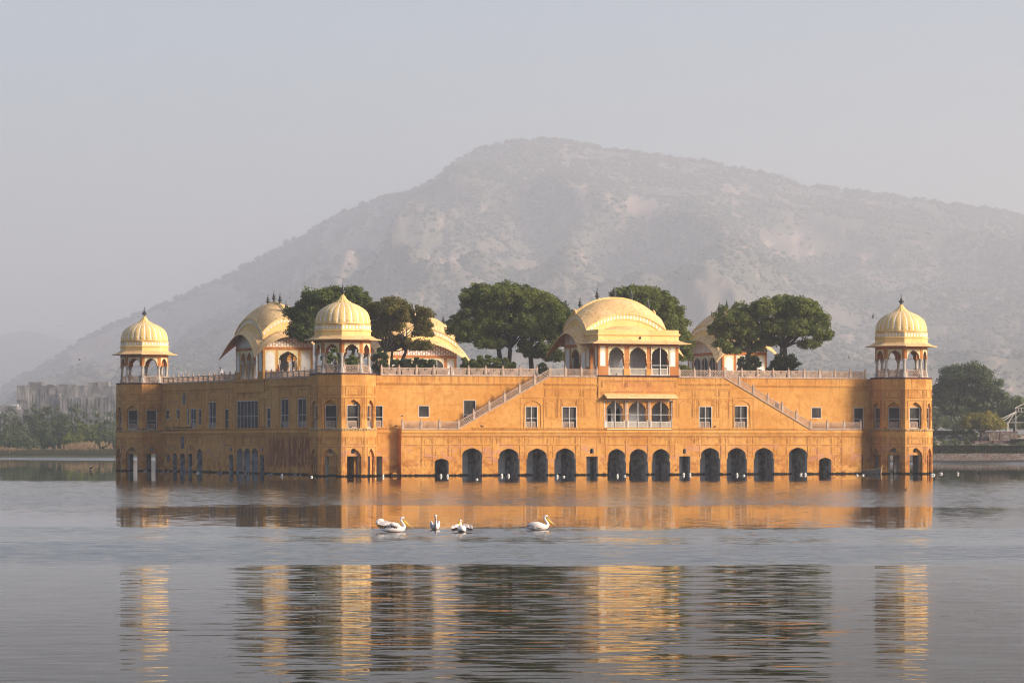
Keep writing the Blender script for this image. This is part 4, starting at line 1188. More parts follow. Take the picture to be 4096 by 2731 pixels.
tw.location = (OX, OY, 0); tw.rotation_euler = (0, 0, TH)
def place(root, u, v, label, rz=0.0):
    c_ = copy_tree(root); c_.location = W(u, v); c_.rotation_euler = (0, 0, TH + rz); c_["label"] = label; return c_
place(tw, 69.55, 0, 'sunlit corner tower with cream dome at the far right end of the palace')
place(tw, 0, 72.6, 'shaded corner tower with cream dome at the far left end of the palace')
# ================================================================== CURVED-ROOF PAVILIONS (long axis = x, centre at 0,0)
PA, PBW = 4.9, 3.1          # half length, half width
Z0 = ZT - .06
def curve(t, e=2.2): return 1 - abs(t) ** e
def bricks(mb, T, x0, x1, z0, ztop):
    "white brick lattice between z0 and the curved line ztop(x)"
    w_, h_, g_ = .26, .40, .09
    nx = int((x1 - x0) / (w_ + g_)); px_ = (x1 - x0) / nx
    for i in range(nx):
        z = z0 + .06 - (.25 if i % 2 else 0)
        while True:
            a, b = x0 + i * px_ + g_ / 2, x0 + (i + 1) * px_ - g_ / 2
            lim = min(ztop(a), ztop(b)) - .12
            zz0, zz1 = max(z, z0 + .05), min(z + h_, lim)
            if zz0 >= lim - .06: break
            if zz1 - zz0 > .07: mb.tbox(T, a, b, zz0, zz1, -.012, .0)
            z += h_ + g_
def pavilion(label, screens=False, grey_cols=False, red=False, skip_front_eave=False):
    t = empty('curved_roof_pavilion', (0, 0, 0), 0, label=label, cat='pavilion', group='curved roof pavilions on the palace terrace')
    a, b = PA, PBW
    sides = [(lambda s, z, d: (s, -b + d, z), a, 'long'), (lambda s, z, d: (a - d, s, z), b, 'short'), (lambda s, z, d: (-s, b - d, z), a, 'long'), (lambda s, z, d: (-a + d, -s, z), b, 'short')]
    wmb = MB(); wins = []; cols = []
    zc = lambda q: 15.60 + 1.30 * curve(q)         # line where the eave leaves the wall
    for T, h, typ in sides:
        wmb.mi = 0
        top = [(h * (1 - 2 * i / 24.0), zc(1 - 2 * i / 24.0) + .3) for i in range(25)]
        if typ == 'long': ops = [(-3.05, -1.2), (-.92, .92), (1.2, 3.05)]
        else: ops = [(-1.15, 1.15)]
        hs = [arch(x0, x1, Z0 + .002, 13.35, 14.32, 'cusp') for x0, x1 in ops]
        wmb.wall(T, [(-h, Z0), (h, Z0)] + top, hs, depth=.40, reveal_mi=0)
        wmb.mi = 4
        wmb.wall(lambda s, z, d, T=T: T(s, z, .40), rect(-h + .4, h - .4, Z0, 15.4), hs, depth=0)
        wmb.mi = 1       # cream spandrels
        for x0, x1 in ops:
            wmb.wall(lambda s, z, d, T=T: T(s, z, -.012), rect(x0 - .09, x1 + .09, 12.6 if typ == 'short' else 12.9, 14.46), [arch(x0, x1, 12.6 if typ == 'short' else 12.9, 13.35, 14.32, 'cusp')], depth=0)
        # white arched panels in cream frames
        pans = [(-h + .25, -1.55), (1.55, h - .25)] if typ == 'short' else [(-h + .32, -3.55), (3.55, h - .32)]
        for x0, x1 in pans:
            wmb.mi = 1; wmb.wall(lambda s, z, d, T=T: T(s, z, -.010), rect(x0, x1, 12.0, 14.46), [], depth=0)
            wmb.mi = 2; wmb.wall(lambda s, z, d, T=T: T(s, z, -.022), arch(x0 + .10, x1 - .10, 12.05, 13.75, 14.28, 'cusp'), [], depth=0)
            wmb.mi = 3; frame_line(wmb, T, x0, x1, Z0 + .1, 11.86, w=.05, p=.015, sides="lrtb")
        wmb.mi = 5       # lintel band
        wmb.tbox(T, -h - .02, h + .02, 14.52, 14.78, -.03, 0)
        wmb.mi = 2
        bricks(wmb, T, -h + .12, h - .12, 14.80, lambda x, h=h: zc(x / h))
        for x0, x1 in ops:
            if screens:
                wins.append((T, x0 - .05, x1 + .05, Z0 + .02, 14.42))
            for x in (x0 + .12, x1 - .12): cols.append((T, x))
    wmb.mi = 4
    wmb.quad((-a + .4, -b + .4, 15.4), (a - .4, -b + .4, 15.4), (a - .4, b - .4, 15.4), (-a + .4, b - .4, 15.4))
    wmb.build('walls', [M['ochre_deep'] if red else M['ochre'], M['pale_cream'], M['white'], M['groove'], M['plaster'], M['ochre_deep']], t)
    for T, x in cols:
        m = MB(); c_ = T(x, 0, .2)
        m.lathe([(.24, Z0), (.24, Z0 + .15), (.16, Z0 + .5), (.13, Z0 + .55), (.12, 12.7), (.19, 12.95), (.21, 13.30)], 8, c=c_[:2]); m.build('column', M['stone'], t)
    for T, x0, x1, z0, z1 in wins:
        window(t, T, x0, x1, z0, z1, 2, None, d=.0, fw=.07)
    # eave: curved sheet flung out and down to pointed corners
    ev = MB(); n = 24; th = .11; OUTM, OUTC = 1.25, 1.62
    def inner(T_i, h, q): pass
    for T, h, typ in sides:
        zi, zo, ci, zm_, cm = [], [], [], [], []
        for i in range(n + 1):
            q = -1 + 2 * i / n
            am = 16.45 if typ == 'long' else 16.15
            out = OUTM + (OUTC - OUTM) * abs(q) ** 3
            hh = h + OUTC
            zz = 13.55 + (am - 13.55) * curve(q, 1.9)
            zi.append((q * h, zc(q), 0.02)); zo.append((q * hh, zz, -out))
            zmid = (zc(q) + zz) / 2 + .16 + .10 * abs(q)
            zm_.append((q * (h + hh) / 2, zmid, -out * .52))
        r0 = ev.ring([T(*p) for p in zi]); r1 = ev.ring([T(*p) for p in zm_]); r2 = ev.ring([T(*p) for p in zo])
        r3 = ev.ring([T(p[0], p[1] - th, p[2]) for p in zo]); r4 = ev.ring([T(p[0], p[1] - th, p[2]) for p in zm_]); r5 = ev.ring([T(p[0], p[1] - th, p[2]) for p in zi])
        ev.mi = 0
        ev.bridge(r0, r1, False); ev.bridge(r1, r2, False); ev.bridge(r2, r3, False)
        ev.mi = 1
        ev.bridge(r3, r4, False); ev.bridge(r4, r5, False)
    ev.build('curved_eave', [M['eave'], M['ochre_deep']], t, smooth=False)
    # wall strip and frieze above the eave
    fr = MB()
    for T, h, typ in sides:
        zt_ = lambda q: 16.50 + 1.80 * curve(q)
        zl = lambda q: 15.80 + 1.80 * curve(q)
        N_ = 32
        qs = [-1 + 2 * i / N_ for i in range(N_ + 1)]
        lines = [(lambda q: zc(q) - .05, .03), (lambda q: zl(q), .03), (lambda q: zl(q), .10), (lambda q: zl(q) + .10, .10), (lambda q: zl(q) + .12, .05), (lambda q: zt_(q) - .10, .05), (lambda q: zt_(q) - .08, .14), (lambda q: zt_(q) + .03, .16), (lambda q: zt_(q) + .04, -.3)]
        fr.mi = 0
        rs = [fr.ring([T(q * (h + p), f(q), -p) for q in qs]) for f, p in lines]
        for u_, v_ in zip(rs, rs[1:]): fr.bridge(u_, v_, False)
        fr.mi = 1
        n_ = int(h * 2 / .40)
        for i in range(n_):
            c_ = -h + 2 * h * (i + .5) / n_; w_ = h / n_ * .84
            f0 = lambda x, k: zl(max(-1, min(1, x / h))) + .14 + k * .44
            for P in ([(-w_ * .75, .40), (-w_ * .5, .12), (0, 0), (w_ * .5, .12), (w_ * .75, .40), (0, .74)], [(-w_, .98), (0, .72), (w_, .98)]):
                pp = [(c_ + dx, f0(c_, k) + (f0(c_ + dx, 0) - f0(c_, 0))) for dx, k in P]
                f = fr.ring([T(x, z, -.068) for x, z in pp]); g_ = fr.ring([T(x, z, -.045) for x, z in pp]); fr.bridge(f, g_); fr.cap(f)
    fr.build('frieze', [M['cream'], M['white']], t)
    # vaulted roof
    rf = MB(); N1, N2 = 36, 24
    top = lambda x, y: 16.50 + 1.80 * curve(x) + 1.80 * curve(y)
    rows = []
    for j in range(N2 + 1):
        y = -1 + 2 * j / N2
        rows.append(rf.ring([(x * (a + .12), y * (b + .12), top(x, y) + .03) for x in [-1 + 2 * i / N1 for i in range(N1 + 1)]]))
    for u_, v_ in zip(rows, rows[1:]): rf.bridge(u_, v_, False)
    roof = rf.build('vaulted_roof', M['eave'], t, smooth=True)
    rd = MB()
    xs = [-1 + 2 * i / 44 for i in range(45)]
    pf = [(-.30, .0), (-.28, .10), (-.12, .13), (-.10, .22), (.10, .22), (.12, .13), (.28, .10), (.30, .0)]
    rs = [rd.ring([(x * (a + .18), y, top(x, 0) + dz) for x in xs]) for y, dz in pf]
    for u_, v_ in zip(rs, rs[1:]): rd.bridge(u_, v_, False)
    for i in range(60):
        x = -1 + 2 * (i + .5) / 60
        for s_ in (-1, 1):
            rd.box(x * a - .045, x * a + .045, s_ * .34 - .03, s_ * .34 + .03, top(x, 0) - .05, top(x, 0) + .07)
    for s_ in (-1, 1):
        rd.tube([(s_ * (a + .05), -.45, top(1, .14) - .15), (s_ * (a + .10), -.28, top(1, 0) + .28), (s_ * (a + .10), 0, top(1, 0) + .5), (s_ * (a + .10), .28, top(1, 0) + .28), (s_ * (a + .05), .45, top(1, .14) - .15)], .13, 6)
    rd.build('ridge', M['cream'], roof)
    for i in range(5):
        x = (-4.3 + 2.15 * i) / a
        finial('finial', roof, x * a, 0, top(x, 0) + .16, 1.38, 'roof')
    return t

def lay(t, u, v, rz): t.location = W(u, v); t.rotation_euler = (0, 0, TH + rz)
p1 = pavilion('curved-roof pavilion with dark finials in the shade of the long left wall', red=False)
lay(p1, UL - .12 + PBW, 35.0, math.pi / 2)
p2 = pavilion('curved-roof pavilion at the far side of the terrace, half hidden behind an olive tree', screens=True, red=True)
lay(p2, 33.9, 65.0, 0)
p4 = pavilion('curved-roof pavilion with screened arches, behind the right-hand terrace trees', screens=True, red=True)
lay(p4, 61.9 + PBW, 36.2, math.pi / 2)
p3 = pavilion('large central pavilion with curved cream roof and flat-roofed front bay above the stairs', red=True)
lay(p3, (UC0 + UC1) / 2, VB + 3.35 + PBW, 0)

# ---- the flat-roofed front bay of the central pavilion (same local frame as p3)
V0 = -(3.35 + PBW) - .10           # front plane in p3's local y
H3 = (UC1 - UC0) / 2
T3 = lambda s, z, d: (s, V0 + d, z)
x3 = lambda px: fu(px, VB - .1) - (UC0 + UC1) / 2
bw = MB()
ops = [(x3(2435), x3(2496)), (x3(2518), x3(2586)), (x3(2606), x3(2672))]
hs = [arch(a, b, ZT + .13, 13.45, 14.42, 'cusp', (.05, 12.65)) for a, b in ops]
bw.wall(T3, rect(-H3, H3, ZT + .10, 14.93), hs, depth=.42)
bw.mi = 1
for (a, b), (q0, q1) in zip(ops, [(x3(2433), x3(2497.5)), (x3(2517), x3(2587)), (x3(2604.5), x3(2674))]):
    bw.wall(lambda s, z, d: T3(s, z, -.012), rect(q0, q1, 12.95, 14.50), [arch(a, b, 12.95, 13.45, 14.42, 'cusp')], depth=0)
for (q0, q1) in [(x3(2399.5), x3(2422)), (x3(2680), x3(2701.5))]:
    bw.mi = 1; bw.wall(lambda s, z, d: T3(s, z, -.010), rect(q0, q1, 12.25, 14.55), [], depth=0)
    bw.mi = 2; bw.wall(lambda s, z, d: T3(s, z, -.022), arch(q0 + .05, q1 - .06, 12.28, 13.7, 13.98, 'point'), [], depth=0)
    c_ = (q0 + q1) / 2; bw.wall(lambda s, z, d: T3(s, z, -.022), [(c_ - .16, 14.08), (c_ + .16, 14.08), (c_ + .27, 14.34), (c_ + .14, 14.36), (c_, 14.46), (c_ - .14, 14.36), (c_ - .27, 14.34)], [], depth=0)
bw.mi = 3
for x in (ops[0][1] + .02, ops[1][1] + .02):
    e = (ops[1][0] if x < 0 else ops[2][0]) - .02
    bw.tbox(T3, x - .06, e + .06, 12.62, 12.78, -.08, .02); bw.tbox(T3, x - .06, e + .06, ZT + .12, ZT + .85, -.06, .02)
bw.mi = 0
# side walls with a door and painted panels
for s_ in (-1, 1):
    Ts = (lambda s, z, d, s_=s_: (s_ * (H3 - d), V0 + s, z))
    bw.mi = 0; bw.wall(Ts, rect(0, 3.5, ZT - .05, 14.93), [arch(1.1, 2.2, ZT - .04, 13.5, 14.3, 'cusp')], depth=.35)
    bw.mi = 1; bw.wall(lambda s, z, d, Ts=Ts: Ts(s, z, -.010), rect(.35, .85, 12.2, 14.5), [], depth=0); bw.wall(lambda s, z, d, Ts=Ts: Ts(s, z, -.010), rect(2.45, 3.3, 12.2, 14.5), [], depth=0)
    bw.mi = 2; bw.wall(lambda s, z, d, Ts=Ts: Ts(s, z, -.022), arch(.42, .78, 12.25, 13.7, 14.0, 'point'), [], depth=0); bw.wall(lambda s, z, d, Ts=Ts: Ts(s, z, -.022), arch(2.52, 3.22, 12.25, 13.7, 14.3, 'cusp'), [], depth=0)
bw.build('bay_walls', [M['ochre_deep'], M['pale_cream'], M['white'], M['ochre']], p3)
iv = MB()    # plaster lining of the bay
TI = lambda s, z, d: T3(s, z, .42)
iv.wall(TI, rect(-H3 + .35, H3 - .35, ZT + .1, 14.9), hs, depth=0)
for s_ in (-1, 1): iv.quad((s_ * (H3 - .36), V0 + .4, ZT), (s_ * (H3 - .36), V0 + 3.4, ZT), (s_ * (H3 - .36), V0 + 3.4, 14.9), (s_ * (H3 - .36), V0 + .4, 14.9)) if s_ > 0 else None
iv.quad((-H3, V0, 14.9), (H3, V0, 14.9), (H3, V0 + 3.45, 14.9), (-H3, V0 + 3.45, 14.9))
iv.wall(lambda s, z, d: T3(s, z, 3.2), rect(-H3 + .35, H3 - .35, ZT, 14.9), [arch(-.9, -.1, ZT + .01, 12.6, 13.2, 'round')], depth=.2)
iv.build('bay_room', M['plaster'], p3)
fl = MB(); fl.box(-H3 - .02, H3 + .02, V0 - .02, V0 + 3.5, ZT - .03, ZT + .09); fl.build('bay_floor', M['ledge'], p3)
ev = MB()
for prof, mi in (([(.02, 14.90), (1.08, 14.76), (1.10, 14.87), (.55, 14.98), (.12, 15.16), (.0, 15.26)], 0),):
    rs = []
    for p, z in prof: rs.append(ev.ring([(-H3 - p, V0 + 3.4, z), (-H3 - p, V0 - p, z), (H3 + p, V0 - p, z), (H3 + p, V0 + 3.4, z)]))
    for u_, v_ in zip(rs, rs[1:]): ev.bridge(u_, v_, False)
ev.build('bay_eave', M['eave'], p3)
pr = MB()
rs = []
for p, z in [(.0, 15.2), (.0, 15.68), (.10, 15.72), (.16, 15.80), (.16, 15.90), (.06, 15.98), (.0, 16.0), (.0, 16.38), (-.3, 16.40)]:
    rs.append(pr.ring([(-H3 - p, V0 + 3.4, z), (-H3 - p, V0 - p, z), (H3 + p, V0 - p, z), (H3 + p, V0 + 3.4, z)]))
for u_, v_ in zip(rs, rs[1:]): pr.bridge(u_, v_, False)
pr.quad((-H3 + .3, V0 + .3, 16.36), (H3 - .3, V0 + .3, 16.36), (H3 - .3, V0 + 3.4, 16.36), (-H3 + .3, V0 + 3.4, 16.36))
pr.box(x3(2560) - .09, x3(2560) + .09, V0 - .012, V0 + .01, 15.30, 15.58) if False else None
pr.build('bay_parapet', M['cream'], p3)
sp = MB(); sp.box(x3(2560) - .09, x3(2560) + .09, V0 - .10, V0 + .02, 15.34, 15.60); sp.build('rain_spout', M['dark'], p3)
for a, b in ops:
    m = MB(); lattice(m, T3, a + .08, b - .08, ZT + .14, ZT + .92, .05, .11, cell=.2, w=.045); post(m, T3, a + .04, ZT + .13, .90, .13, .08); post(m, T3, b - .04, ZT + .13, .90, .13, .08)
    m.build('stone_screen', M['jaliw'], p3)
a, b = x3(2603), x3(2678); f = MB()
for x in (a, (a + b) / 2 - .05, b - .06): f.tbox(T3, x, x + (.10 if abs(x - (a + b) / 2) < .1 else .06), ZT + .12, 14.50, -.07, -.02)
for z in (ZT + .12, 12.35, 14.44): f.tbox(T3, a + .06, b - .06, z, z + .06, -.065, -.022)
f.build('window', M['frame'], p3)

# ================================================================== TREES
def rand_unit(r, n):
    v = r.normal(size=(n, 3)); return v / np.linalg.norm(v, axis=1, keepdims=True)
def leaf_cloud(name, parent, centers, nleaf, crad, lsize, mats, seed, droop=0.0, mi=None, flat=0.75, **k):
    "many small leaf blades gathered round clump centres"
    r = np.random.default_rng(seed)
    n = len(centers); N = n * nleaf
    c = np.repeat(centers, nleaf, 0)
    rad = np.repeat(np.asarray(crad) * np.ones(n), nleaf)
    off = rand_unit(r, N) * (r.random((N, 1)) ** 0.45) * rad[:, None]
    off[:, 2] *= flat
    p = c + off
    if droop: p[:, 2] -= droop * (np.linalg.norm(off[:, :2], axis=1)) ** 1.3
    a = rand_unit(r, N); b = np.cross(a, rand_unit(r, N)); b /= np.linalg.norm(b, axis=1, keepdims=True) + 1e-9
    if droop: a[:, 2] -= 0.5; a /= np.linalg.norm(a, axis=1, keepdims=True)
    s = lsize * (0.6 + 0.8 * r.random((N, 1)))
    q = np.stack([p - a * s, p - b * s * .42, p + a * s, p + b * s * .42], 1).reshape(-1, 3)
    return np_mesh(name, q, 4, mats, parent, mi=None, **k)
def crown_centers(ells, dens, seed, shell=.55):
    "clump centres in lobed, layered ellipsoids; returns in local coords"
    r = np.random.default_rng(seed); out = []
    for (cx, cy, cz, rx, ry, rz) in ells:
        n = max(6, int(dens * rx * ry * rz ** .6))
        d = rand_unit(r, n); rr = shell + (1 - shell) * r.random((n, 1)) ** .6
        p = d * rr
        p[:, 2] = np.where(p[:, 2] < -.35, -.35 - (p[:, 2] + .35) * .25, p[:, 2])
        lump = 1 + .10 * np.sin(5 * d[:, :1] + cx) + .10 * np.sin(4 * d[:, 1:2] + 6 * d[:, 2:3] + cz)
        out.append(p * lump * np.array([rx, ry, rz]) + np.array([cx, cy, cz]))
    return np.concatenate(out)
def tree(label, base, ells, leaf, seed, dens=13, trunks=((0, 0, .32),), fork=3.0, lsize=.15, nleaf=90, crad=.55, droop=.0, cat='tree', name='terrace_tree', group='broad trees on the palace terrace', keep=.86, bark='bark', shell=.5, limbs=16):
    r = np.random.default_rng(seed)
    t = empty(name, base, 0, label=label, cat=cat, group=group)
    C = crown_centers(ells, dens * 1.6, seed, shell)
    # open gaps
    g = np.array([noise.noise(Vector(c * .42) + Vector((seed, 0, 0))) for c in C])
    C = C[(g > -.30) | (r.random(len(C)) > keep)]
    leaf_cloud('crown', t, C, nleaf, crad * (.7 + .6 * r.random(len(C))), lsize, M[leaf], seed + 1, droop)
    m = MB()
    idx = r.choice(len(C), min(limbs * len(trunks), len(C)), replace=False)
    for k, (tx, ty, tr) in enumerate(trunks):
        f = Vector((tx * 1.5 + r.normal() * .2, ty, fork))
        m.tube([(tx, ty, -.1), (tx + (f.x - tx) * .3, ty, fork * .5), f], [tr * 1.25, tr, tr * .85], 8)
        for i in idx[k::len(trunks)]:
            c_ = Vector(C[i]); mid_ = f.lerp(c_, .5) + Vector((0, 0, .35 - .25 * abs(c_.z - f.z) * .2)) + Vector(r.normal(size=3)) * .25
            m.tube([f, f.lerp(mid_, .5) + Vector(r.normal(size=3)) * .12, mid_, c_], [tr * .55, tr * .38, tr * .22, tr * .06], 5, caps=False)
    m.build('trunk', M[bark], t, smooth=True)
    return t
def P_(px, py, v, du=0.0):
    "local (dx, dz) helpers are relative to the tree base; this gives the world point of a pixel at depth v"
    u = fu(px, v); return u, fz(py, u, v)
def terrace_tree(label, pxb, v, lobes, leaf, seed, **k):
    ub = fu(pxb, v); base = W(ub, v, Z0)
    ells = []
    for (px, py, rx, rz) in lobes:
        sc = F / base.y
        # lobes are real ellipsoids hung round the trunk, spread in depth as well as across
        dx = at(px, base.y) - base.x; z = zat(py, base.y) - Z0
        rr = random.Random(hash((px, py)) % 1000)
        ells.append((dx, (rr.random() - .5) * 2.2, z, rx / sc, max(rx / sc * .8, 1.2), rz / sc))
    return tree(label, base, ells, leaf, seed, **k)
terrace_tree('dense dark tree rising behind the nearest domed tower', 1370, 20.0, [(1310, 1215, 110, 62), (1225, 1255, 75, 50), (1400, 1205, 85, 50), (1455, 1250, 50, 50), (1190, 1325, 42, 45), (1260, 1340, 85, 50), (1370, 1300, 90, 70), (1460, 1330, 50, 70)], 'leaf_dark', 11, trunks=((-.3, 0, .3), (.8, .3, .22)), fork=3.2, dens=15)
terrace_tree('airy olive-brown tree with slanting trunks, right of the nearest tower', 1545, 16.0, [(1560, 1235, 85, 38), (1500, 1250, 45, 40), (1650, 1265, 70, 45), (1690, 1320, 40, 50), (1600, 1300, 95, 45), (1510, 1320, 50, 50), (1670, 1385, 55, 22), (1580, 1365, 60, 28)], 'leaf_olive', 12, trunks=((0, 0, .22), (1.3, .2, .2), (.5, .4, .16)), fork=3.0, dens=16, crad=.5, lsize=.14, keep=1.0)
terrace_tree('widest round-topped green tree in the middle of the terrace', 2018, 15.0, [(1985, 1195, 135, 58), (1905, 1230, 80, 55), (2100, 1205, 105, 55), (2180, 1250, 70, 60), (1845, 1295, 50, 40), (1900, 1340, 90, 50), (2000, 1290, 140, 70), (2110, 1310, 100, 60), (1960, 1375, 60, 25), (1820, 1320, 30, 20)], 'leaf_mid', 13, trunks=((-.35, 0, .30), (.45, .2, .27)), fork=3.4, dens=14, limbs=22)
terrace_tree('dark drooping tree just left of the central pavilion', 2128, 21.0, [(2190, 1230, 70, 50), (2235, 1270, 48, 50), (2170, 1330, 80, 50), (2110, 1400, 45, 45), (2180, 1410, 70, 30), (2245, 1350, 40, 60), (2260, 1290, 28, 40), (2215, 1425, 45, 20)], 'leaf_dark', 14, trunks=((0, 0, .28),), fork=3.4, dens=14, droop=.35)
terrace_tree('green tree spreading behind the roof of the central pavilion', 2640, 16.0, [(2530, 1185, 90, 40), (2480, 1195, 50, 30), (2600, 1205, 80, 50), (2670, 1250, 70, 60), (2715, 1320, 50, 60), (2640, 1310, 80, 60), (2740, 1375, 35, 35), (2730, 1420, 30, 30), (2560, 1240, 80, 50)], 'leaf_mid', 15, trunks=((0, 0, .3), (.6, 0, .22)), fork=3.6, dens=14)
t6 = terrace_tree('leafy tree with ivy-clad trunk in front of the right-hand pavilion', 2995, 13.0, [(2925, 1270, 70, 42), (2990, 1245, 60, 42), (2875, 1315, 45, 32), (2950, 1335, 85, 42), (3030, 1310, 60, 60), (2890, 1375, 38, 18), (3000, 1385, 65, 34), (2925, 1400, 30, 22), (3050, 1240, 50, 40)], 'leaf_mid', 16, trunks=((0, 0, .26),), fork=3.4, dens=11, keep=.95)
t7 = terrace_tree('wide umbrella-shaped tree, rightmost on the terrace', 3135, 12.0, [(3120, 1225, 90, 36), (3200, 1235, 90, 38), (3265, 1280, 55, 45), (3290, 1340, 36, 40), (3200, 1320, 100, 42), (3100, 1310, 75, 42), (3240, 1378, 45, 20), (3085, 1365, 45, 25), (3160, 1275, 90, 50)], 'leaf_mid', 17, trunks=((-.5, 0, .2), (.25, .1, .27)), fork=3.9, dens=12, limbs=20, keep=.93)
def bush(label, pxc, v, rx, pytop, leaf='leaf_bush', seed=1, ry=None, cat='shrub', name='shrub', group=None, zb=Z0, lobes=1, dens=26, lsize=.15):
    Y = W(fu(pxc, v), v).y; sc = F / Y; base = W(fu(pxc, v), v, zb); h = zat(pytop, Y) - zb; w_ = rx / sc
    ells = [(dx, 0, h * .45, w_ / lobes * 1.25 if lobes > 1 else w_, ry or max(.8, w_ * .7 / lobes), h * .56) for dx in [((i + .5) / lobes - .5) * 2 * (w_ * .86 if lobes > 1 else 0) for i in range(lobes)]]
    t = empty(name, base, 0, label=label, cat=cat, group=group)
    C = crown_centers(ells, dens, seed, .35); C = C[C[:, 2] > .05]
    leaf_cloud('foliage', t, C, 70, .36, lsize, M[leaf], seed + 3)
    m = MB()
    for i in range(5 * lobes):
        c_ = C[int(i * len(C) / (5 * lobes + 1))]; m.tube([(c_[0] * .6, c_[1] * .4, -.05), (c_[0] * .9, c_[1] * .8, c_[2] * .5), tuple(c_)], [.05, .035, .015], 5, caps=False)
    m.build('stem', M['bark'], t)
    return t
bush('round ivy mound wrapped round the foot of the umbrella tree', 3137, 11.2, 62, 1402, seed=31)
bush('ragged ivy mound round the foot of the tree before the right pavilion', 2998, 12.2, 50, 1412, seed=32)
bush('tall dark clipped shrub directly right of the nearest tower', 1520, 9.0, 38, 1392, seed=33)
bush('round green shrub seen through the arches of the nearest tower', 1408, 14.0, 30, 1412, 'leaf_mid', seed=34)
bush('black-green shrub behind the visitor in the striped shirt', 1330, 12.0, 40, 1388, 'leaf_dark', seed=35)
bush('low leafy shrub on the right side of the central pavilion', 2738, 8.0, 28, 1446, 'leaf_mid', seed=36)
bush('light green shrub at the head of the left stair flight', 2170, 10.0, 24, 1452, 'leaf_mid', seed=37)
for (px0, px1, top_, lab, sd, leaf) in [(1564, 1757, 1432, 'broad-leaved hedge in front of the far pavilion', 41, 'leaf_bush'), (1838, 2072, 1428, 'long dark hedge under the widest terrace tree', 42, 'leaf_dark')]:
    bush(lab, (px0 + px1) / 2, 9.0, (px1 - px0) / 2, top_, leaf, seed=sd, ry=.9, cat='hedge', name='hedge', lobes=5, lsize=.2)
# ================================================================== THE SHORES
def stone_wall_mat():
    g = NG('rubble_stone_masonry', 0.95, 0.1); p = g.pos()
    v = g.n("ShaderNodeTexVoronoi"); v.inputs["Scale"].default_value = 2.2; g.l(g.scale(p, (1, 1, 1.25)), v.inputs["Vector"])
    e = g.n("ShaderNodeTexVoronoi", feature='DISTANCE_TO_EDGE'); e.inputs["Scale"].default_value = 2.2; g.l(g.scale(p, (1, 1, 1.25)), e.inputs["Vector"])
    sc = g.n("ShaderNodeSeparateColor"); g.l(v.outputs["Color"], sc.inputs[0])
    col = g.mix(sc.outputs[0], (0.20, 0.16, 0.13), (0.36, 0.31, 0.27))
    col = g.mix(g.ramp(sc.outputs[1], 0.6, 0.9), col, (0.28, 0.18, 0.13))
    col = g.mix(g.ramp(e.outputs["Distance"], 0.10, 0.0), col, (0.06, 0.05, 0.045))
    z = g.sep(p)[2]
    col = g.mix(g.ramp(z, 0.35, 0.0), col, (0.05, 0.045, 0.04))
    g.base(col); return g.mat
M['rubble'] = stone_wall_mat()
M['hedge'] = foliage('clipped_hedge_leaves', (0.030, 0.040, 0.014), (0.045, 0.060, 0.020), (0.07, 0.085, 0.03), 0.6)
M['hedge_light'] = foliage('light_hedge_leaves', (0.060, 0.085, 0.022), (0.085, 0.115, 0.030), (0.12, 0.15, 0.045), 0.6)
M['redwall'] = plain('red_sandstone_parapet', (0.22, 0.09, 0.07), 0.9, 0.25, 1)
M['gazebo'] = plain('cream_painted_steel', (0.52, 0.48, 0.40), 0.5, 0.05)
M['soot'] = None
YS = RSH
XR0, XR1 = at(3560, YS), at(4500, YS)
m = MB(); m.box(XR0, XR1, YS, YS + 1.2, -.6, zat(1813, YS)); m.box(XR0, XR1, YS - .25, YS + 0.0, -.6, zat(1829, YS))
m.build('shore_wall', M['rubble'], label='long rubble stone retaining wall at the water on the right shore', cat='wall')
def hedge_run(label, px0, px1, Y, py0, py1, thick, mat, seed, n):
    x0, x1 = at(px0, Y), at(px1, Y); z0, z1 = zat(py1, Y), zat(py0, Y)
    r = np.random.default_rng(seed)
    t = empty('hedge', ((x0 + x1) / 2, Y, z0), 0, label=label, cat='hedge', group='clipped hedges of the right shore garden')
    h = z1 - z0
    m = MB(); m.box(x0 - (x0 + x1) / 2, (x1 - x0) / 2, .15, thick - .15, -.2, h - .12); m.build('stems', M['leaf_dark'], t)
    C = np.stack([(r.random(n) - .5) * (x1 - x0), r.random(n) ** 2 * thick * .6, np.where(r.random(n) < .35, h - .08, r.random(n) * h)], -1)
    leaf_cloud('foliage', t, C, 14, .16, .12, M[mat], seed, flat=.8)
    return t
# garden terraces behind the wall
gm = NG('garden_slope_ground', 0.95, 0.1); p = gm.pos()
gm.base(gm.mix(gm.ramp(gm.noise(gm.scale(p, (.7, .25, 1)), 1.0, 4, .7), .5, .58), gm.mix(gm.ramp(gm.noise(p, .3, 3), .4, .6), (0.045, 0.06, 0.022), (0.085, 0.08, 0.045)), (0.38, 0.29, 0.22)))
m = MB(); xs0, xs1 = at(3500, 640), at(4700, 640)
zz = [(YS + 1.0, zat(1813, YS)), (YS + 5, zat(1813, YS) + .15), (YS + 24, 4.2), (YS + 26, 4.9), (YS + 140, 5.2), (YS + 240, 3.0)]
for (ya, za), (yb, zb_) in zip(zz, zz[1:]): m.quad((xs0, ya, za), (xs1, ya, za), (xs1, yb, zb_), (xs0, yb, zb_))
m.build('ground', gm.mat, kind='structure', label='garden slope with grass and pale rocks behind the shore wall')
hedge_run('long dark clipped hedge on top of the shore wall', 3560, 4400, YS + 1.6, 1782, 1813, 1.6, 'hedge', 51, 5200)
YH = YS + 26
hedge_run('pale green clipped hedge along the upper garden walk', 3560, 3900, YH + 1.5, 1724, 1741, 1.2, 'hedge_light', 52, 1800)
hedge_run('low dark hedge beside the stone steps at the right edge', 4044, 4300, YS + 16, 1757, 1780, 1.5, 'hedge', 53, 1300)
m = MB(); m.box(at(3560, YH), at(3930, YH), YH, YH + .35, 4.0, zat(1739, YH) - .0)
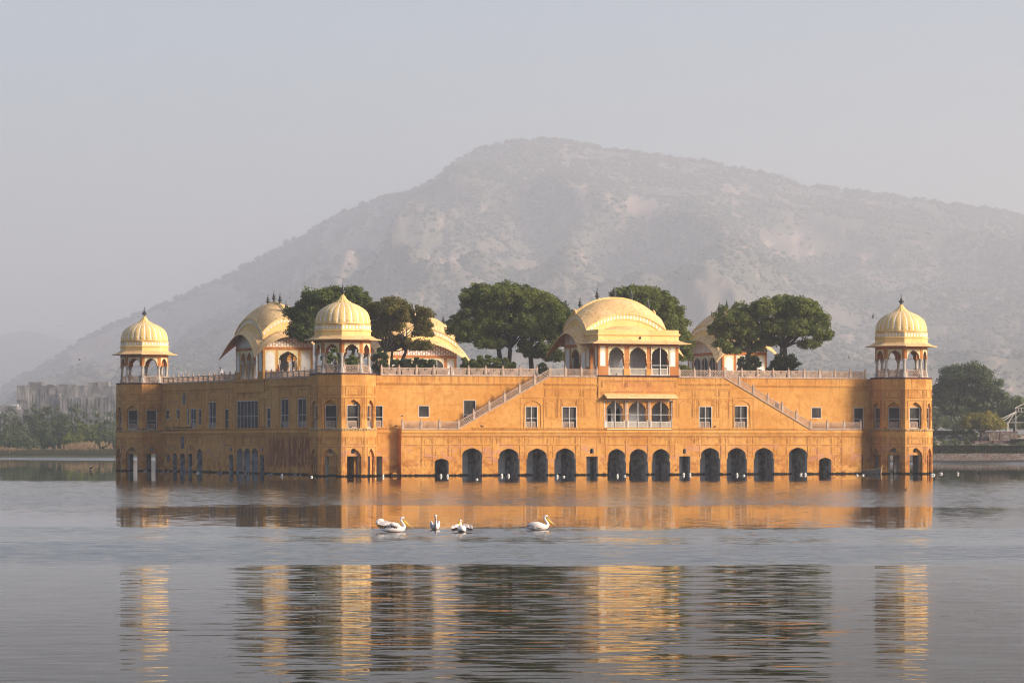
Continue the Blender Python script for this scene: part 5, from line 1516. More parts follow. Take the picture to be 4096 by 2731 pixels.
for px_ in (3731, 3767, 3805, 3842, 3880): m.box(at(px_, YH) - .13, at(px_, YH) + .13, YH - .05, YH + .40, zat(1739, YH), zat(1736, YH))
m.build('garden_wall', M['redwall'], label='low red sandstone parapet with small posts under the pale hedge', cat='wall')
m = MB(); m.box(at(4077, YH), at(4400, YH), YH, YH + .35, 4.0, zat(1737, YH)); m.build('garden_wall', M['redwall'], label='dark red garden wall at the right edge of the photo', cat='wall')
# stone stair block
st = empty('stone_staircase', (at(3990, YS + 18), YS + 18, 3.0), 0, label='rough stone stair walls climbing to the white frame pavilion', cat='staircase')
bx = at(3990, YS + 18); Yq = YS + 18
def sblock(px0, px1, py0, py1, dy0, dy1, name='stone_block'):
    m = MB(); x0, x1 = at(px0, Yq) - bx, at(px1, Yq) - bx; z1 = zat(py0, Yq) - 3.0; z0 = zat(py1, Yq) - 3.0
    m.box(x0, x1, dy0, dy1, z0 - .6, z1); o = m.build(name, M['rubble'], st)
    m = MB(); m.box(x0 - .08, x1 + .08, dy0 - .08, dy1 + .08, z1 + .003, z1 + .09); m.build('coping', M['redwall'], o)
sblock(3932, 4003, 1728, 1782, 2.0, 5.0); sblock(4008, 4078, 1728, 1782, 2.0, 5.0); sblock(3896, 3958, 1764, 1782, -1.2, 1.8); sblock(3972, 4042, 1764, 1782, -1.2, 1.8)
m = MB()
for k in range(8): m.box(at(3958, Yq) - bx, at(3972, Yq) - bx, -1.0 + k * .35, 2.2 + k * .2, -.8, .2 + k * .22)
m.build('steps', M['rubble'], st)
# frame pavilion
gz = empty('garden_gazebo', (at(4069, YS + 30), YS + 30, zat(1728, YS + 30)), 0, label='open white steel frame gazebo, cut off by the right edge', cat='gazebo')
Yg = YS + 30; gx = at(4069, Yg); gz0 = zat(1728, Yg)
def gp(px, py, dy=0): return (at(px, Yg) - gx, dy, zat(py, Yg) - gz0)
wd = gp(4140, 0)[0]
for px_, dy in ((4004, 0), (4018, 5), (4032, 1), (4047, 6), (4060, 9), (4069, 2), (4110, 0), (4134, 4)):
    m = MB(); a_ = gp(px_, 1744 if px_ == 4004 else 1728, dy); top_ = gp(px_, 1635 if px_ == 4069 else 1689, dy); m.tube([a_, top_], .09, 6); m.build('post', M['gazebo'], gz)
m = MB()
for a_, b_ in (((4004, 1689, 0), (4140, 1689, 0)), ((4010, 1689, 9), (4140, 1689, 9)), ((4068, 1632, 2), (4160, 1632, 2)), ((4068, 1646, 2), (4160, 1646, 2)), ((4080, 1632, 2), (4080, 1646, 2)), ((4091, 1632, 2), (4091, 1646, 2)), ((4068, 1646, 2), (4004, 1675, -1)), ((4068, 1646, 2), (4012, 1684, 0)),
               ((4068, 1646, 2), (4033, 1689, 0)), ((4075, 1650, 3), (4020, 1689, 5)), ((4096, 1648, 2), (4060, 1689, 4)), ((4100, 1655, 5), (4047, 1689, 6)), ((4062, 1632, 1), (4120, 1608, 4)), ((4130, 1646, 2), (4150, 1689, 0))):
    m.tube([gp(*a_), gp(*b_)], .065, 5)
m.build('roof_frame', M['gazebo'], gz)

def far_tree(label, px, Y, zb, lobes, leaf, seed, name='shore_tree', cat='tree', group='trees along the far shores', dens=.62, nleaf=70, crad=1.15, lsize=.34, trunk=.35, fork=None, keep=.9, limbs=16):
    bx_ = at(px, Y); sc = F / Y; ells = []
    for (lx, ly, rx, rz) in lobes:
        rr = random.Random(lx * 7919 + ly)
        ells.append((at(lx, Y) - bx_, (rr.random() - .5) * 4, zat(ly, Y) - zb, rx / sc, rx / sc * .85, rz / sc))
    hh = max(e[2] for e in ells)
    return tree(label, (bx_, Y, zb), ells, leaf, seed, dens=dens, trunks=((0, 0, trunk),), fork=fork or hh * .33, lsize=lsize, nleaf=nleaf, crad=crad, cat=cat, name=name, group=group, keep=keep, shell=.35, limbs=limbs)
far_tree('big round grey-green tree on the right shore', 3885, 700, 4.9, [(3880, 1505, 105, 48), (3800, 1560, 75, 50), (3955, 1570, 70, 55), (3760, 1600, 45, 30), (3880, 1600, 110, 45), (4010, 1610, 30, 30), (3830, 1640, 70, 25), (3930, 1640, 60, 25)], 'leaf_grey', 61, trunk=.6, fork=5.5, dens=2.6, nleaf=80, lsize=.30, keep=1.0)
far_tree('darker tree behind the gazebo at the right edge', 4060, 740, 5.0, [(4060, 1625, 55, 30), (4020, 1660, 45, 30), (4100, 1650, 60, 50), (4070, 1690, 70, 30)], 'leaf_dark', 62, dens=2.0)
far_tree('pale feathery tree beside the right corner tower', 3745, 780, 4.5, [(3740, 1650, 45, 25), (3710, 1680, 50, 35), (3780, 1690, 45, 28)], 'leaf_grey', 63, dens=1.8)
far_tree('low grey-green thicket tree between tower and big tree', 3840, 800, 4.5, [(3830, 1695, 60, 22), (3880, 1690, 50, 25)], 'leaf_grey', 64, dens=1.8)
far_tree('yellow-green rounded tree by the stone steps', 3925, YS + 22, 4.0, [(3932, 1682, 76, 32), (3885, 1698, 40, 26), (3985, 1693, 36, 30), (3940, 1702, 76, 24)], 'leaf_yellow', 65, dens=8, crad=.6, lsize=.2, keep=1.0, fork=1.2, trunk=.2, name='shore_tree')
def far_bush(label, px, Y, zb, rx, pytop, leaf, seed, lsize=.16, dens=9, crad=.4, group='shrubs of the right shore garden'):
    sc = F / Y; h = zat(pytop, Y) - zb; base = (at(px, Y), Y, zb)
    t = empty('shrub', base, 0, label=label, cat='shrub', group=group)
    C = crown_centers([(0, 0, h * .5, rx / sc, rx / sc * .8, h * .5)], dens, seed, .3)
    leaf_cloud('foliage', t, C, 60, crad, lsize, M[leaf], seed)
    m = MB()
    for i in range(4): c_ = C[int(i * len(C) / 5)]; m.tube([(0, 0, -.1), (c_[0] * .5, c_[1] * .5, c_[2] * .5), tuple(c_)], [.06, .04, .02], 4, caps=False)
    m.build('stem', M['bark'], t)
far_bush('round dark shrub at the foot of the right tower on the slope', 3737, YS + 10, 2.2, 22, 1748, 'leaf_dark', 71)
far_bush('round dark shrub in the middle of the garden slope', 3830, YS + 10, 2.2, 17, 1748, 'leaf_dark', 72)
far_bush('thin-stemmed dark shrub right of the slope', 3868, YS + 14, 2.6, 14, 1738, 'leaf_dark', 73)
far_bush('clipped ball shrub next to the tower above the pale hedge', 3729, YH + 5, 4.9, 14, 1709, 'leaf_bush', 74)
far_bush('clipped ball shrub above the pale hedge near the yellow tree', 3828, YH + 5, 4.9, 18, 1709, 'leaf_bush', 75)
far_bush('spiky pale grey-green clump at the right edge', 4085, YS + 9, 2.4, 16, 1766, 'leaf_grey', 76)
far_bush('dark shrubs under the yellow-green tree', 3905, YS + 19, 3.4, 24, 1728, 'leaf_dark', 77)
# little palm on the slope
pm = empty('palm_tree', (at(3775, YS + 8), YS + 8, 2.0), 0, label='small dark palm on the garden slope', cat='tree', group='trees along the far shores')
m = MB(); m.tube([(0, 0, 0), (.03, 0, 1.2), (0, 0, 1.85)], [.14, .11, .13], 7); m.build('trunk', M['bark'], pm)
m = MB()
for i in range(18):
    a_ = i * 2.399; el = .2 + .9 * ((i * 37) % 10) / 10; prev = None
    for k in range(6):
        q = k / 5; pt = Vector((math.cos(a_) * q * .95, math.sin(a_) * q * .95, 1.85 + math.sin(el) * q * .8 - q * q * .7)); wv = Vector((-math.sin(a_), math.cos(a_), 0)) * (.14 * (1 - q) + .02)
        if prev: m.quad(prev[0] - prev[1], pt - wv, pt + wv, prev[0] + prev[1])
        prev = (pt, wv)
m.build('fronds', M['leaf_dark'], pm)

# ---- left shore: thorny bush belt, reeds, ruined fort wall
r_ = random.Random(3)
LB = [(30, 1650, 60, 'leaf_grey'), (110, 1635, 70, 'leaf_grey'), (200, 1622, 75, 'leaf_grey'), (290, 1625, 70, 'leaf_grey'), (370, 1640, 60, 'leaf_grey'), (440, 1650, 55, 'leaf_grey'), (60, 1700, 60, 'leaf_grey'), (160, 1690, 60, 'leaf_grey'), (250, 1685, 60, 'leaf_grey'),
      (340, 1690, 60, 'leaf_mid'), (425, 1685, 55, 'leaf_grey'), (10, 1740, 50, 'leaf_grey'), (180, 1735, 60, 'leaf_bush'), (300, 1720, 50, 'leaf_mid'), (390, 1725, 50, 'leaf_bush'), (100, 1745, 55, 'leaf_grey'), (460, 1735, 45, 'leaf_grey')]
for i, (px_, pt, rx, lf) in enumerate(LB):
    row = 0 if pt < 1660 else (1 if pt < 1710 else 2)
    Y = [905, 870, 845][row] + r_.random() * 8; sc = F / Y; h = (zat(pt, Y) - .35) * 1.06
    where = ['against the ruined fort wall', 'amid the left thicket', 'low behind the reeds'][row]
    xs_ = 'left edge' if px_ < 90 else ('left part' if px_ < 230 else ('right part' if px_ < 360 else 'end beside the left tower'))
    tone = {'leaf_grey': 'grey-green', 'leaf_mid': 'fresher green', 'leaf_bush': 'dark green'}[lf]
    t = empty('thorn_bush', (at(px_, Y), Y, .35), 0, label='%s thorn bush %s, %s' % (tone, where, xs_), cat='bush', group='thorn bushes on the left shore')
    C = crown_centers([(0, 0, h * .55, rx / sc, rx / sc * .8, h * .47), (rx / sc * .55, -1, h * .35, rx / sc * .6, rx / sc * .6, h * .32), (-rx / sc * .55, 0, h * .4, rx / sc * .6, rx / sc * .6, h * .34)], 1.5, 80 + i, .35)
    leaf_cloud('foliage', t, C, 44, 1.0, .26, M[lf], 90 + i)
    m = MB()
    for k in range(9): c_ = C[int(k * len(C) / 10)]; m.tube([(c_[0] * .3, 0, -.2), (c_[0] * .7, c_[1] * .5, c_[2] * .5), tuple(c_)], [.18, .12, .05], 5, caps=False)
    m.build('trunk', M['bark'], t)
rr = np.random.default_rng(44)
def blades(name, n, fx, hmin, hmax, mat, label, wd=.05, plume=False, y0=LSH + 1, y1=LSH + 22):
    x = fx(rr.random(n)); Y = y0 + rr.random(n) * (y1 - y0); 
    env = np.interp((x / Y) * F + 2048, [-200, 0, 100, 200, 300, 400, 480, 700], [1.0, 1.1, .8, 1.0, 1.5, 1.7, 1.4, 1.2]) if plume else 1.0
    h = (hmin + (hmax - hmin) * rr.random(n)) * env
    if plume:
        kp = fbm2(x / 6.0, Y / 6.0, 3, 77) > .10; x, Y, h = x[kp], Y[kp], h[kp]; n = len(x)
    lean = (rr.random((n, 2)) - .5) * .5
    b = np.stack([x, Y, np.full(n, .2)], -1); t = b + np.stack([lean[:, 0] * h * .5, lean[:, 1] * h * .3, h], -1)
    wv = np.stack([np.full(n, wd), np.zeros(n), np.zeros(n)], -1)
    if not plume: q = np.stack([b - wv, b + wv, t + wv * .3, t - wv * .3], 1)
    else:
        s = t - b; a_ = b + s * .66
        q = np.stack([a_ - wv * .4, a_ + s * .12 + wv * 2.6, t, a_ + s * .16 - wv * 2.6], 1)
    np_mesh(name, q.reshape(-1, 3), 4, M[mat], kind='stuff', label=label)
fxl = lambda u: at(-150, 800) + u * (at(520, 800) - at(-150, 800))
M['reedstem'] = foliage('reed_stems', (0.07, 0.075, 0.04), (0.11, 0.105, 0.06), (0.17, 0.15, 0.09), .5)
blades('reeds', 9000, fxl, .5, 1.7, 'reedstem', 'brown-green reed bed at the water on the left shore', .06)
blades('reed_plumes', 1500, fxl, 1.0, 2.3, 'reed', 'buff feathery reed plumes over the left reed bed', .10, True)
# fort wall
fm = NG('weathered_fort_plaster', 0.95, 0.1); p = fm.pos()
c_ = fm.mix(fm.ramp(fm.noise(fm.scale(p, (.35, .35, .10)), 1.0, 6, .75), .40, .64), (0.12, 0.12, 0.125), (0.34, 0.31, 0.29))
c_ = fm.mix(fm.ramp(fm.noise(p, .12, 4, .7), .45, .62, 0, .8), c_, (0.10, 0.095, 0.095))
fm.base(c_); M['fort'] = fm.mat
Yf = 1600.0
FT = empty('ruined_fort', (at(270, Yf), Yf, 0), 0, label='long stained fort wall with buttresses and broken battlements above the thicket', cat='fort')
fx0 = at(270, Yf)
m = MB()
x0, x1 = at(118, Yf) - fx0, at(760, Yf) - fx0
m.box(x0, x1, 0, 14, 0, zat(1544, Yf))
for (pa, pb, pt) in [(110, 165, 1527), (186, 210, 1537), (232, 308, 1536), (348, 382, 1529), (386, 436, 1526), (308, 348, 1541), (470, 700, 1538)]: m.box(at(pa, Yf) - fx0, at(pb, Yf) - fx0, .5, 8, zat(1546, Yf), zat(pt, Yf))
m.box(at(72, Yf) - fx0, at(118, Yf) - fx0, -3, 6, 0, zat(1541, Yf)); m.box(at(75, Yf) - fx0, at(100, Yf) - fx0, -4.5, -3.0, zat(1600, Yf), zat(1560, Yf))
m.build('wall', M['fort'], FT)
m = MB(); m.box(at(232, Yf) - fx0, x1, -2.2, 0, 0, zat(1588, Yf))
m.hexa([(at(232, Yf) - fx0, -2.2, zat(1588, Yf)), (at(246, Yf) - fx0, -2.2, zat(1588, Yf)), (at(246, Yf) - fx0, 0, zat(1588, Yf)), (at(232, Yf) - fx0, 0, zat(1588, Yf)), (at(232, Yf) - fx0, -2.2, zat(1572, Yf)), (at(233, Yf) - fx0, -2.2, zat(1572, Yf)), (at(233, Yf) - fx0, 0, zat(1572, Yf)), (at(232, Yf) - fx0, 0, zat(1572, Yf))])
m.build('lower_wall', M['fort'], FT)
k = 0; px_ = 122
while px_ < 700:
    for (yy0, zt_) in ((((0.0, zat(1575, Yf)),) if k % 3 else ((0.0, zat(1552, Yf)),)) if px_ < 236 else ((-2.2, zat(1590, Yf)),)):
        m = MB(); xa = at(px_, Yf) - fx0; w_ = .36 + .24 * ((k * 7) % 3) / 2
        m.hexa([(xa, yy0 - .8, 0), (xa + w_ * 2, yy0 - .8, 0), (xa + w_ * 2, yy0, 0), (xa, yy0, 0), (xa, yy0 - .4, zt_), (xa + w_ * 2, yy0 - .4, zt_), (xa + w_ * 2, yy0, zt_), (xa, yy0, zt_)])
        if px_ < 520: m.build('buttress', M['fort'], FT)
    k += 1; px_ += 9 + 6 * ((k * 5) % 4) / 3
m = MB(); px_ = 105
while px_ < 700:
    if (int(px_) * 13) % 7 > 1:
        xa = at(px_, Yf) - fx0; m.tbox(lambda s, z, d: (s, d, z), xa, xa + .9, zat(1544, Yf) - .02, zat(1541, Yf), -.12, .35)
    px_ += 12
m.build('battlements', M['fort'], FT)
Yb = 1500.0
LBd = empty('arcaded_building', (at(20, Yb), Yb, 0), 0, label='low pale building with a row of arches at the left edge', cat='building')
bx0 = at(20, Yb); m = MB(); hs = []
T_ = lambda s, z, d: (s, d, z)
for i in range(-7, 3):
    xc = i * 1.8 - .3; hs.append(arch(xc - .62, xc + .62, .5, zat(1655, Yb), zat(1646, Yb), 'round', n=5))
m.wall(T_, rect(-16, at(68, Yb) - bx0, 0, zat(1636, Yb)), hs, depth=.8)
m.box(-16, at(70, Yb) - bx0, -.2, 10, zat(1636, Yb), zat(1623, Yb)); m.quad((-16, 2.4, 0), (5, 2.4, 0), (5, 2.4, 14), (-16, 2.4, 14))
m.build('arcade', M['fort'], LBd)
m = MB(); m.box(at(45, Yb) - bx0, at(70, Yb) - bx0, 0, 4, zat(1623, Yb), zat(1616, Yb)); m.build('roof_hut', M['plaster'], LBd)
# ================================================================== BOAT, FLOATS, BIRDS, PEOPLE
# ---- rowing boat
b0, b1 = W(64.78, 1.15, 0), W(65.72, -1.95, 0)
dv = (b1 - b0); BL = dv.length
bt = empty('rowing_boat', (b0 + b1) / 2, math.atan2(dv.y, dv.x), label='small grey wooden rowing boat moored beside the right corner tower', cat='boat')
m = MB(); sec = []
def hull(scale_in=0.0, zoff=0.0):
    out = []
    for i in range(13):
        q = i / 12; x = (q - .5) * BL; w_ = (.50 * math.sin(math.pi * min(1, q * .82 + .24)) ** .8 + .02 * (1 - q)) if q < 1 else .02
        w_ = max(.02, w_ - scale_in); gz_ = .42 + .30 * q ** 3 + .06 * (1 - q) ** 2; bz = -.16 + .28 * q ** 5
        out.append([(x + (.10 * q ** 4), s_ * w_ * k_, bz + zoff + (gz_ - bz) * h_) for s_, k_, h_ in ((-1, 1, 1), (-1, .88, .5), (-1, .55, .1), (1, 0, 0), (1, .55, .1), (1, .88, .5), (1, 1, 1))])
    return out
for S_ in (hull(), hull(.035, .05)):
    rs = [m.ring(p) for p in S_]
    for a_, b_ in zip(rs, rs[1:]): m.bridge(a_, b_, False)
    m.cap(rs[0])
m.build('hull', M['wood'], bt)
H_ = hull(); m = MB()
for k_ in (0, 6): m.tube([p[k_] for p in H_], .035, 5)
m.tube([(BL / 2 + .02, 0, .02), (BL / 2 + .12, 0, .5), (BL / 2 + .22, 0, .98)], [.05, .045, .04], 6)
m.build('gunwale', M['eave'], bt)
for q in (-.25, .05, .28):
    m = MB(); m.box(q * BL - .1, q * BL + .1, -.40, .40, .30, .335); m.build('seat', M['wood'], bt)

# ---- white floats lying along the palace
def float_mesh(kind):
    m = MB()
    if kind == 0: m.lathe([(.09, -.10), (.17, -.04), (.19, .06), (.17, .15), (.11, .22), (.09, .24), (.13, .27), (.12, .31), (.03, .32)], 10)
    elif kind == 1: m.lathe([(.05, -.14), (.15, -.10), (.19, 0), (.16, .10), (.07, .15)], 10)
    else: m.lathe([(.16, -.08), (.17, .08), (.12, .20), (.05, .36), (.02, .38)], 8)
    return m
M['float'] = plain('dirty_white_plastic', (0.62, 0.60, 0.54), 0.6, .25, 9)
M['float_grey'] = plain('dirty_grey_plastic', (0.27, 0.25, 0.23), 0.7, .3, 9)
protos = {}
def yat_water(py): return CH * F / (py - HY)
def floatt(px, py, kind, tilt, where, grey=False):
    key = (kind, grey)
    Y = yat_water(py); loc = (at(px, Y), Y, .02)
    shape = ('bucket-like', 'ball-shaped', 'cone-shaped')[kind]
    lab = '%s %s float %s' % ('grey' if grey else 'white', shape, where)
    if key not in protos:
        o = float_mesh(kind).build('float', M['float_grey'] if grey else M['float'], None, smooth=True); protos[key] = o
    else:
        o = protos[key].copy(); COL.objects.link(o)
    o.location = loc; o.rotation_euler = (R(tilt * .5), R(tilt), R(tilt * 3)); o.scale = (.82,) * 3
    tag(o, lab, 'float', 'plastic floats drifting along the palace')
FL = [(578, 1885, 1, 20, 'below the door of the far left tower', 1), (585, 1885, 2, 35, 'with its neighbour at the far left tower', 1), (656, 1887, 2, 60, 'where the far left tower meets the wall', 1), (672, 1888, 2, 20, 'by the first small opening of the shaded wall', 1),
      (728, 1890, 1, 0, 'at the second round-headed arch of the shaded wall', 1), (741, 1889.5, 2, 30, 'right beside the second shaded arch', 1), (795, 1892, 2, 80, 'under the pointed arch of the shaded wall', 0), (874, 1894, 2, 30, 'left of a pair under the stained plain wall', 1), (886, 1893, 0, 15, 'right of a pair under the plain wall', 1),
      (984, 1897, 2, 10, 'below the first of the three cusped arches', 1), (996, 1897, 2, 40, 'below the second of the three cusped arches', 1), (1073, 1899, 1, 10, 'left under the dark red stain', 1), (1085, 1900, 2, 40, 'right under the dark red stain', 1), (1127, 1904, 2, 15, 'lying white below the peeling wall', 0), (1183, 1900, 0, 60, 'large and dark, just left of the nearest tower', 1), (1200, 1900, 1, 20, 'close to the left face of the nearest tower', 1),
      (1246, 1908, 1, 0, 'at the left corner of the nearest tower', 0), (1531, 1907, 2, 25, 'before the dark doorway right of the nearest tower', 0), (1763, 1905, 0, 0, 'standing upright in the smallest left arch', 0), (1789, 1906, 2, 15, 'at the right pier of the smallest left arch', 0), (1907, 1918, 1, 0, 'alone on open water before the second arch', 0),
      (2007, 1904, 0, -20, 'at the left pier of the third arch', 0), (2034, 1904, 0, 0, 'in the middle of the third arch', 0), (2228, 1907, 0, 5, 'at the left pier of the fifth arch', 0), (2255, 1907, 1, 0, 'in the middle of the fifth arch', 0), (2469, 1905, 2, 10, 'between the first two doorways of the central arches', 0), (2499, 1904, 1, 0, 'at the pier between the first central arches', 0),
      (2734, 1900, 0, -25, 'left of two in the right square doorway', 0), (2759, 1900, 0, 15, 'right of two in the right square doorway', 0), (2948, 1901, 0, 0, 'under the second arch right of the centre', 0), (2975, 1902, 1, 0, 'by the right pier of that same second arch', 0), (3201, 1899, 2, -50, 'tipped over in the last tall arch', 0), (3221, 1899, 0, 0, 'upright in the last tall arch', 0),
      (3428, 1901, 1, 0, 'near the right end of the stair block', 0), (3452, 1901, 1, 10, 'in front of the moored boat', 0), (3725, 1900, 2, -50, 'leaning, nearest the right tower on open water', 0), (3735, 1900, 1, 30, 'small, touching the leaning one right of the tower', 0), (3767, 1895, 0, 70, 'second out from the right tower on open water', 0), (3832, 1896, 2, 40, 'farthest right on open water', 0),
      (321, 1884, 2, 80, 'low on the water left of the palace', 1), (362, 1884, 0, 60, 'carrying a black waterbird left of the palace', 1)]
for a_ in FL: floatt(a_[0], a_[1], a_[2], a_[3], a_[4], bool(a_[5]))

# ---- lofted animals
def loft(m, path, n=10, cap=True):
    "path: (x,y,z, side radius, up radius); rings square to the path, body in the xz plane"
    rs = []
    P = [Vector(p[:3]) for p in path]
    for i, p in enumerate(path):
        t = (P[min(i + 1, len(P) - 1)] - P[max(i - 1, 0)]).normalized()
        side = Vector((0, 1, 0)); side = (side - t * side.dot(t)).normalized(); up = t.cross(side) * -1
        if up.length < .1: up = Vector((0, 0, 1))
        up.normalize()
        rs.append(m.ring([P[i] + side * p[3] * math.cos(2 * math.pi * k / n) + up * p[4] * math.sin(2 * math.pi * k / n) for k in range(n)]))
    for a_, b_ in zip(rs, rs[1:]): m.bridge(a_, b_)
    if cap: m.cap(rs[0], True); m.cap(rs[-1])
M['feather'] = plain('white_pink_feathers', (0.80, 0.71, 0.66), .85, .05, 14)
M['quill'] = plain('black_flight_feathers', (0.025, 0.022, 0.022), .8, .3, 14)
M['bill'] = plain('grey_pink_bill', (0.34, 0.27, 0.25), .5, .2, 9)
M['pouch'] = plain('yellow_pouch', (0.75, 0.42, 0.03), .5, .12, 9)
M['pinkface'] = plain('orange_face_skin', (0.78, 0.40, 0.20), .6, .1, 9)
def wing_strip(m, root, tip, depth, thick, n=7, sag=0.0, mi_tip=1, down=Vector((0, 0, -1))):
    "feathered wing panel from root to tip hanging by depth, saw-toothed lower edge"
    root, tip = Vector(root), Vector(tip); side = Vector((0, thick, 0))
    for i in range(n):
        a_, b_ = root.lerp(tip, i / n), root.lerp(tip, (i + 1) / n)
        bulge = math.sin(math.pi * (i + .5) / n) * sag
        a_ = a_ + Vector((0, 0, math.sin(math.pi * i / n) * sag)); b_ = b_ + Vector((0, 0, math.sin(math.pi * (i + 1) / n) * sag))
        d_ = down * depth * (.75 + .25 * math.sin(math.pi * (i + .7) / n)); mid_a, mid_b = a_ + d_ * .62, b_ + d_ * .62; lo = (a_ + b_) / 2 + d_ * (1.0 + .1 * (i % 2))
        m.mi = 0; m.hexa([a_ - side, b_ - side, b_ + side, a_ + side, mid_a - side * .7, mid_b - side * .7, mid_b + side * .7, mid_a + side * .7])
        m.mi = mi_tip; m.hexa([mid_a - side * .6, mid_b - side * .6, mid_b + side * .6, mid_a + side * .6, lo + (a_ - b_) * .2 - side * .2, lo + (b_ - a_) * .35 - side * .2, lo + (b_ - a_) * .35 + side * .2, lo + (a_ - b_) * .2 + side * .2])
def pelican(px, py, heading, label, pose):
    Y = yat_water(py)
    t = empty('pelican', (at(px, Y), Y, 0.0), R(heading), label=label, cat='pelican', group='great white pelicans swimming before the palace')
    body = MB()
    if pose == 'preen':
        path = [(-.52, 0, .10, .03, .02), (-.42, 0, .12, .09, .05), (-.25, 0, .12, .16, .12), (-.05, 0, .14, .20, .17), (.15, 0, .15, .18, .17), (.30, 0, .20, .13, .13), (.36, 0, .30, .075, .07), (.34, 0, .40, .052, .055), (.27, .01, .47, .05, .05), (.20, .02, .50, .058, .058), (.12, .03, .47, .045, .045)]
    else:
        path = [(-.55, 0, .07, .02, .015), (-.48, 0, .10, .08, .04), (-.32, 0, .11, .15, .10), (-.12, 0, .13, .20, .15), (.10, 0, .14, .19, .16), (.28, 0, .14, .15, .14), (.39, 0, .17, .10, .10), (.435, 0, .25, .068, .075), (.41, 0, .34, .052, .055), (.345, 0, .43, .046, .048), (.295, 0, .51, .046, .046), (.29, 0, .575, .055, .055), (.335, 0, .615, .062, .060), (.385, 0, .61, .058, .055), (.425, 0, .59, .035, .04)]
    loft(body, path, 14)
    bo = body.build('body', M['feather'], t, smooth=True)
    # crest
    m = MB(); hx, hz = (.29, .61) if pose != 'preen' else (.24, .50)
    m.hexa([(hx, -.02, hz), (hx, .02, hz), (hx - .09, .01, hz - .03), (hx - .09, -.01, hz - .03), (hx + .03, -.02, hz + .04), (hx + .03, .02, hz + .04), (hx - .10, .006, hz - .02), (hx - .10, -.006, hz - .02)]); m.build('crest', M['feather'], bo)
    # face, eye
    m = MB(); fx_, fz_ = (.395, .605) if pose != 'preen' else (.13, .48)
    for s_ in (-1, 1): m.lathe([(.004, fz_ - .028), (.03, fz_ - .015), (.036, fz_), (.028, fz_ + .018), (.004, fz_ + .028)], 8, c=(fx_, s_ * .036))
    m.build('face', M['pinkface'], bo, smooth=True)
    m = MB()
    for s_ in (-1, 1): m.lathe([(.002, fz_ - .006), (.011, fz_ + .004), (.002, fz_ + .015)], 6, c=(fx_ - .005, s_ * .068))
    m.build('eye', M['quill'], bo)
    # bill and pouch
    m = MB()
    if pose == 'preen': A_, B_ = Vector((.12, .03, .48)), Vector((-.02, .10, .16))
    elif pose == 'front': A_, B_ = Vector((.41, 0, .60)), Vector((.56, 0, .10))
    else: A_, B_ = Vector((.42, 0, .595)), Vector((.80, 0, .155))
    pth = [(*(A_.lerp(B_, q)), .030 * (1 - .55 * q) + .004, .022 * (1 - .5 * q) + .002) for q in (0, .2, .45, .7, .92, 1)]
    loft(m, pth, 8); m.build('bill', M['bill'], bo, smooth=True)
    m = MB(); dn = Vector((-.05, 0, -.05)) if pose != 'preen' else Vector((0, .03, 0))
    pth = [(*(A_.lerp(B_, q) + dn * k_), .036 * k_ + .003, .055 * k_ + .004) for q, k_ in ((.02, .6), (.15, 1.0), (.35, .95), (.6, .6), (.85, .25), (.97, .05))]
    loft(m, pth, 8); m.build('pouch', M['pouch'], bo, smooth=True)
    # wings
    if pose == 'rest' or pose == 'front':
        for s_ in (-1, 1):
            m = MB(); up = .03 if pose == 'front' else 0
            loft(m, [(-.47, s_ * .05, .20 + up, .010, .02), (-.38, s_ * .10, .23 + up, .03, .07), (-.20, s_ * .15, .235 + up, .05, .135), (0.0, s_ * .17, .22 + up, .055, .15), (.18, s_ * .15, .18 + up, .05, .12), (.28, s_ * .11, .15, .02, .05)], 10)
            w_ = m.build('wing', M['feather'], t, smooth=True)
            m = MB()
            for i in range(7):
                a_ = Vector((-.30 + i * .065, s_ * (.165 + .02 * math.sin(i)), .15 - .008 * i)); m.hexa([a_, a_ + Vector((.03, 0, .02)), a_ + Vector((.03, s_ * .02, .02)), a_ + Vector((0, s_ * .02, 0)), a_ + Vector((-.07, 0, -.045)), a_ + Vector((-.05, 0, -.045)), a_ + Vector((-.05, s_ * .01, -.045)), a_ + Vector((-.07, s_ * .01, -.045))])
            loft(m, [(-.50, s_ * .04, .15, .004, .008), (-.42, s_ * .07, .18, .02, .03), (-.33, s_ * .10, .20, .02, .025)], 6)
            m.build('flight_feathers', M['quill'], w_)
    elif pose == 'raised':
        m = MB(); wing_strip(m, (.12, -.17, .30), (-.42, -.22, .40), .22, .025, 8, .10); m.build('wing', [M['feather'], M['quill']], t)
        m = MB(); wing_strip(m, (.05, .17, .34), (-.72, .24, .52), .40, .03, 9, .07); m.build('wing', [M['feather'], M['quill']], t)
        m = MB(); loft(m, [(.24, -.14, .22, .03, .05), (.12, -.18, .30, .05, .10), (-.06, -.18, .36, .05, .09), (-.22, -.19, .36, .03, .06)], 10); loft(m, [(-.45, .2, .50, .03, .05), (-.62, .22, .52, .045, .08), (-.73, .22, .44, .04, .09), (-.72, .22, .34, .02, .05)], 10); m.build('wing_bend', M['feather'], t, smooth=True)
    else:
